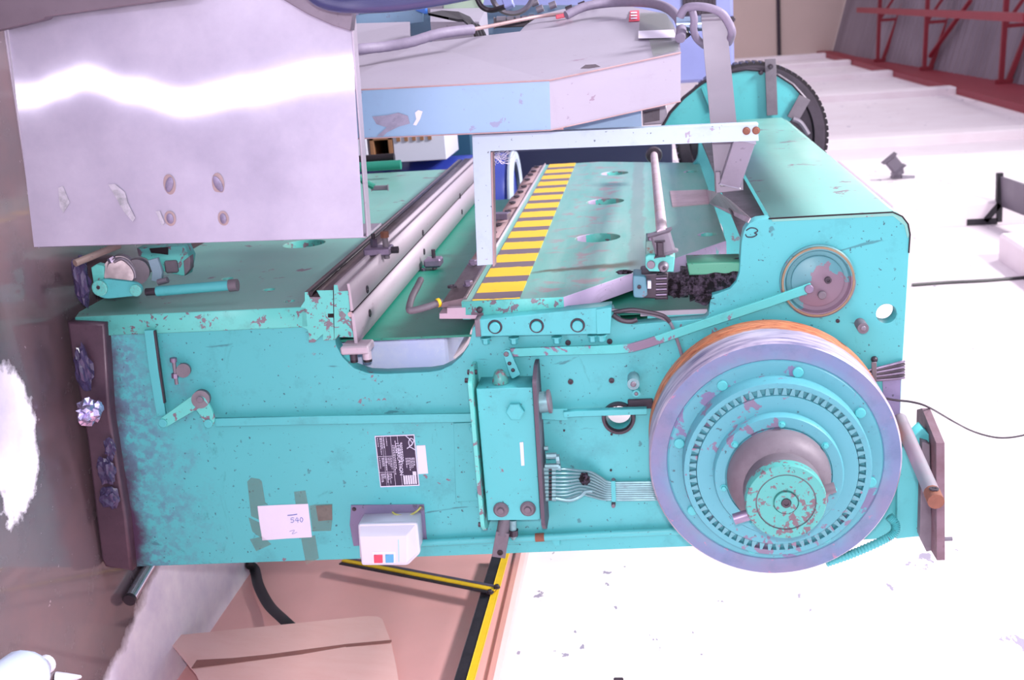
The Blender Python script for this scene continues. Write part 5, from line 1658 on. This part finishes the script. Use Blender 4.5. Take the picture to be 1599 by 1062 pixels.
# cobweb tuft at the bar's inner corner
bm = bmesh.new()
rw = random.Random(9)
for i in range(26):
    a = P(rw.uniform(768, 778), rw.uniform(238, 252), GY + .03)
    b = P(rw.uniform(770, 808), rw.uniform(234, 252), GY + .05)
    m_ = (a + b) / 2 + Vector((rw.uniform(.0, .02), rw.uniform(-.01, .02), rw.uniform(-.01, .01)))
    ring_sweep(bm, spline([a, m_, b], 3), .0007, 3, False)
o = link('cobweb', mesh_from(bm), paper_m, BG)
o['kind'] = 'stuff'
# grey block and pale blue plate under the beige plate's far end
plateY('blue_web', [(880, 178), (1001, 172), (1002, 198), (880, 205)], BY + .22, BY + .24, ltblue, BG, .001)
o = plateY('grey_block', [(1003, 172), (1040, 160), (1042, 180), (1034, 194), (1004, 196)], BY + .3, BY + .4, galv_m, BG, .004)
plateY('block_slot', [(1006, 176), (1030, 170), (1030, 188), (1006, 192)], BY + .296, BY + .3, dark_m, o, 0)

# ---- stainless cabinet in the foreground
SY = FY - .44
SC = thing('stainless_cabinet', 'polished stainless steel cabinet panel with four weld marks and two dark corner shapes', 'cabinet', (P(300, 250, SY).x, SY + .1, 0))
pan = [(4, -40), (545, -40), (548, 124), (571, 368), (60, 383), (36, 240), (8, 44)]
pl = [P(x, y, SY) for x, y in pan]
# gently warped sheet, as the wavy reflection shows
nx_, ny_ = 60, 46
c00, c10, c01, c11 = P(-3, -30, SY), P(541, -46, SY), P(60, 383, SY), P(571, 368, SY)
SLOPES = [(-.1, .068), (.06, .068), (.13, .062), (.21, .056), (.35, .070), (.5, .083), (.69, .076), (.9, .068), (1.1, .064)]
def slope(u):
    for (a, p), (b_, q) in zip(SLOPES, SLOPES[1:]):
        if u <= b_:
            t_ = (u - a) / (b_ - a)
            t_ = t_ * t_ * (3 - 2 * t_)
            return p + (q - p) * t_
    return SLOPES[-1][1]
bm = bmesh.new()
grid = []
for j in range(ny_ + 1):
    row = []
    for i in range(nx_ + 1):
        u_, v_ = i / nx_, j / ny_
        p = c00.lerp(c10, u_).lerp(c01.lerp(c11, u_), v_)
        w_ = -slope(u_) * (p.x - .14)
        row.append(bm.verts.new(p + Vector((0, w_, 0))))
    grid.append(row)
for j in range(ny_):
    for i in range(nx_):
        bm.faces.new((grid[j][i], grid[j][i + 1], grid[j + 1][i + 1], grid[j + 1][i]))
me = mesh_from(bm)
uvl = me.uv_layers.new(name='brush')
for lp_ in me.loops:
    co = me.vertices[lp_.vertex_index].co
    uvl.data[lp_.index].uv = (co.x * .5 + .5, co.z * .5)
fp = link('front_panel', me, stainless_m, SC, smooth=True)
cab_in = metal('cabinet_side_steel', srgb(170, 160, 176), .35, .6, .3)
zl_, zr_ = c01.z, c11.z
# folded edges of the panel
def edge(a, b, w, name):
    return bar(name, a + Vector((0, w / 2, 0)), b + Vector((0, w / 2, 0)), .004, w, OUT, cab_in, SC, .001)
edge(c01 + Vector((0, 0, -.004)), c00 + Vector((0, 0, -.004)), .16, 'bottom_fold')
edge(c11 + Vector((.002, 0, .003)), c10 + Vector((0, 0, .003)), .035, 'top_fold')
edge(c01 + Vector((.003, 0, 0)), c11 + Vector((.003, 0, 0)), .16, 'side_fold')
plateY('dark_corner_strip', [(-60, -80), (330, -80), (275, -2), (70, 26), (68, 30), (8, 45), (-60, 60)], SY - .05, SY - .012, dk if False else metal('dull_dark_grey', srgb(104, 92, 104), .45, .3, .3), SC, .002)  # flat dark shape along the panel's edge
plateY('dark_corner_patch', [(430, -60), (560, -60), (547, 48), (520, 40), (480, 22), (436, -4)], SY - .05, SY - .012, metal('dull_mid_grey', srgb(112, 102, 116), .45, .3, .3), SC, .002)  # flat dark shape over the panel's corner
tube('handle_tube', [P(470, -34, SY - .10), P(492, -6, SY - .12), P(520, 6, SY - .13), P(560, 8.5, SY - .14), P(620, 6, SY - .14), P(690, -4, SY - .14), P(760, -18, SY - .14)], mpx(10.5, SY), navy_m, SC, 18, 6)
def onpan(x, y, off):
    p = P(x, y, SY)
    for _ in range(3):
        u_ = (p.z - c00.z) / (c11.z - c00.z)
        p = P(x, y, SY - slope((x - 10) / 555) * (p.x - .14))
    return p + Vector((0, -off, 0))
# weld burns
wm = metal('weld_metal', srgb(128, 120, 146), .4, .4, .6, srgb(70, 62, 84), 60)
burn = metal('heat_tint', srgb(150, 130, 132), .5, .2, .3, srgb(110, 96, 110), 30)
for i, (x, y, rx_, ry_) in enumerate(((265, 288, 6, 12), (341, 287, 6, 13), (266, 341, 5.5, 8), (349, 341, 5, 8))):
    c = onpan(x, y, .002)
    me = lathe_mesh([(1, 0), (.96, .12), (.7, .2), (0, .24)], (0, 0, 0), (0, -1, 0), 18)
    me.transform(Matrix.Translation(c) @ Matrix.Rotation(math.radians((20, -22, 0, 0)[i]), 4, 'Y') @ Matrix.Diagonal((mpx(ry_, SY), .012, mpx(rx_, SY), 1)))
    wo = link('weld_spot', me, wm, SC, smooth=True)
    me = lathe_mesh([(1, 0), (.95, .1), (0, .12)], (0, 0, 0), (0, -1, 0), 18)
    me.transform(Matrix.Translation(c + Vector((0, .0008, 0))) @ Matrix.Diagonal((mpx(ry_ + 3.5, SY), .004, mpx(rx_ + 3.5, SY), 1)))
    link('heat_ring', me, burn, wo)
crs = metal('scuffed_paint', srgb(176, 172, 186), .5, .3, .8, srgb(104, 112, 112), 60)
for i, (pts) in enumerate((((170, 288), (180, 287), (196, 300), (200, 316), (212, 340), (208, 346), (194, 330), (184, 312)), ((244, 330), (250, 329), (258, 348), (254, 352)), ((92, 293), (99, 290), (110, 316), (100, 332), (94, 322)))):
    sheet('scuff_mark', [onpan(x, y, .003) for x, y in pts], .0005, crs, SC, (0, 1, 0))
# cabinet leg, standing on the floor
lx = P(20, -70, SY)
for dx_ in (0, .5):
    box('leg', (lx.x - .08 - dx_, SY - .04, 0), (lx.x - .02 - dx_, SY + .02, lx.z + .3), cab_in, SC, .003)
# machine bodies have to reach the ground: posts of the beige machine
fpz = min(v.z for v in top)
pp = on(455, 125, .3)
pq = on(560, 108, .45)
box('post', (pq.x, BY + .38, 0), (pq.x + .08, BY + .6, pq.z + .03), beige, BG, .01)
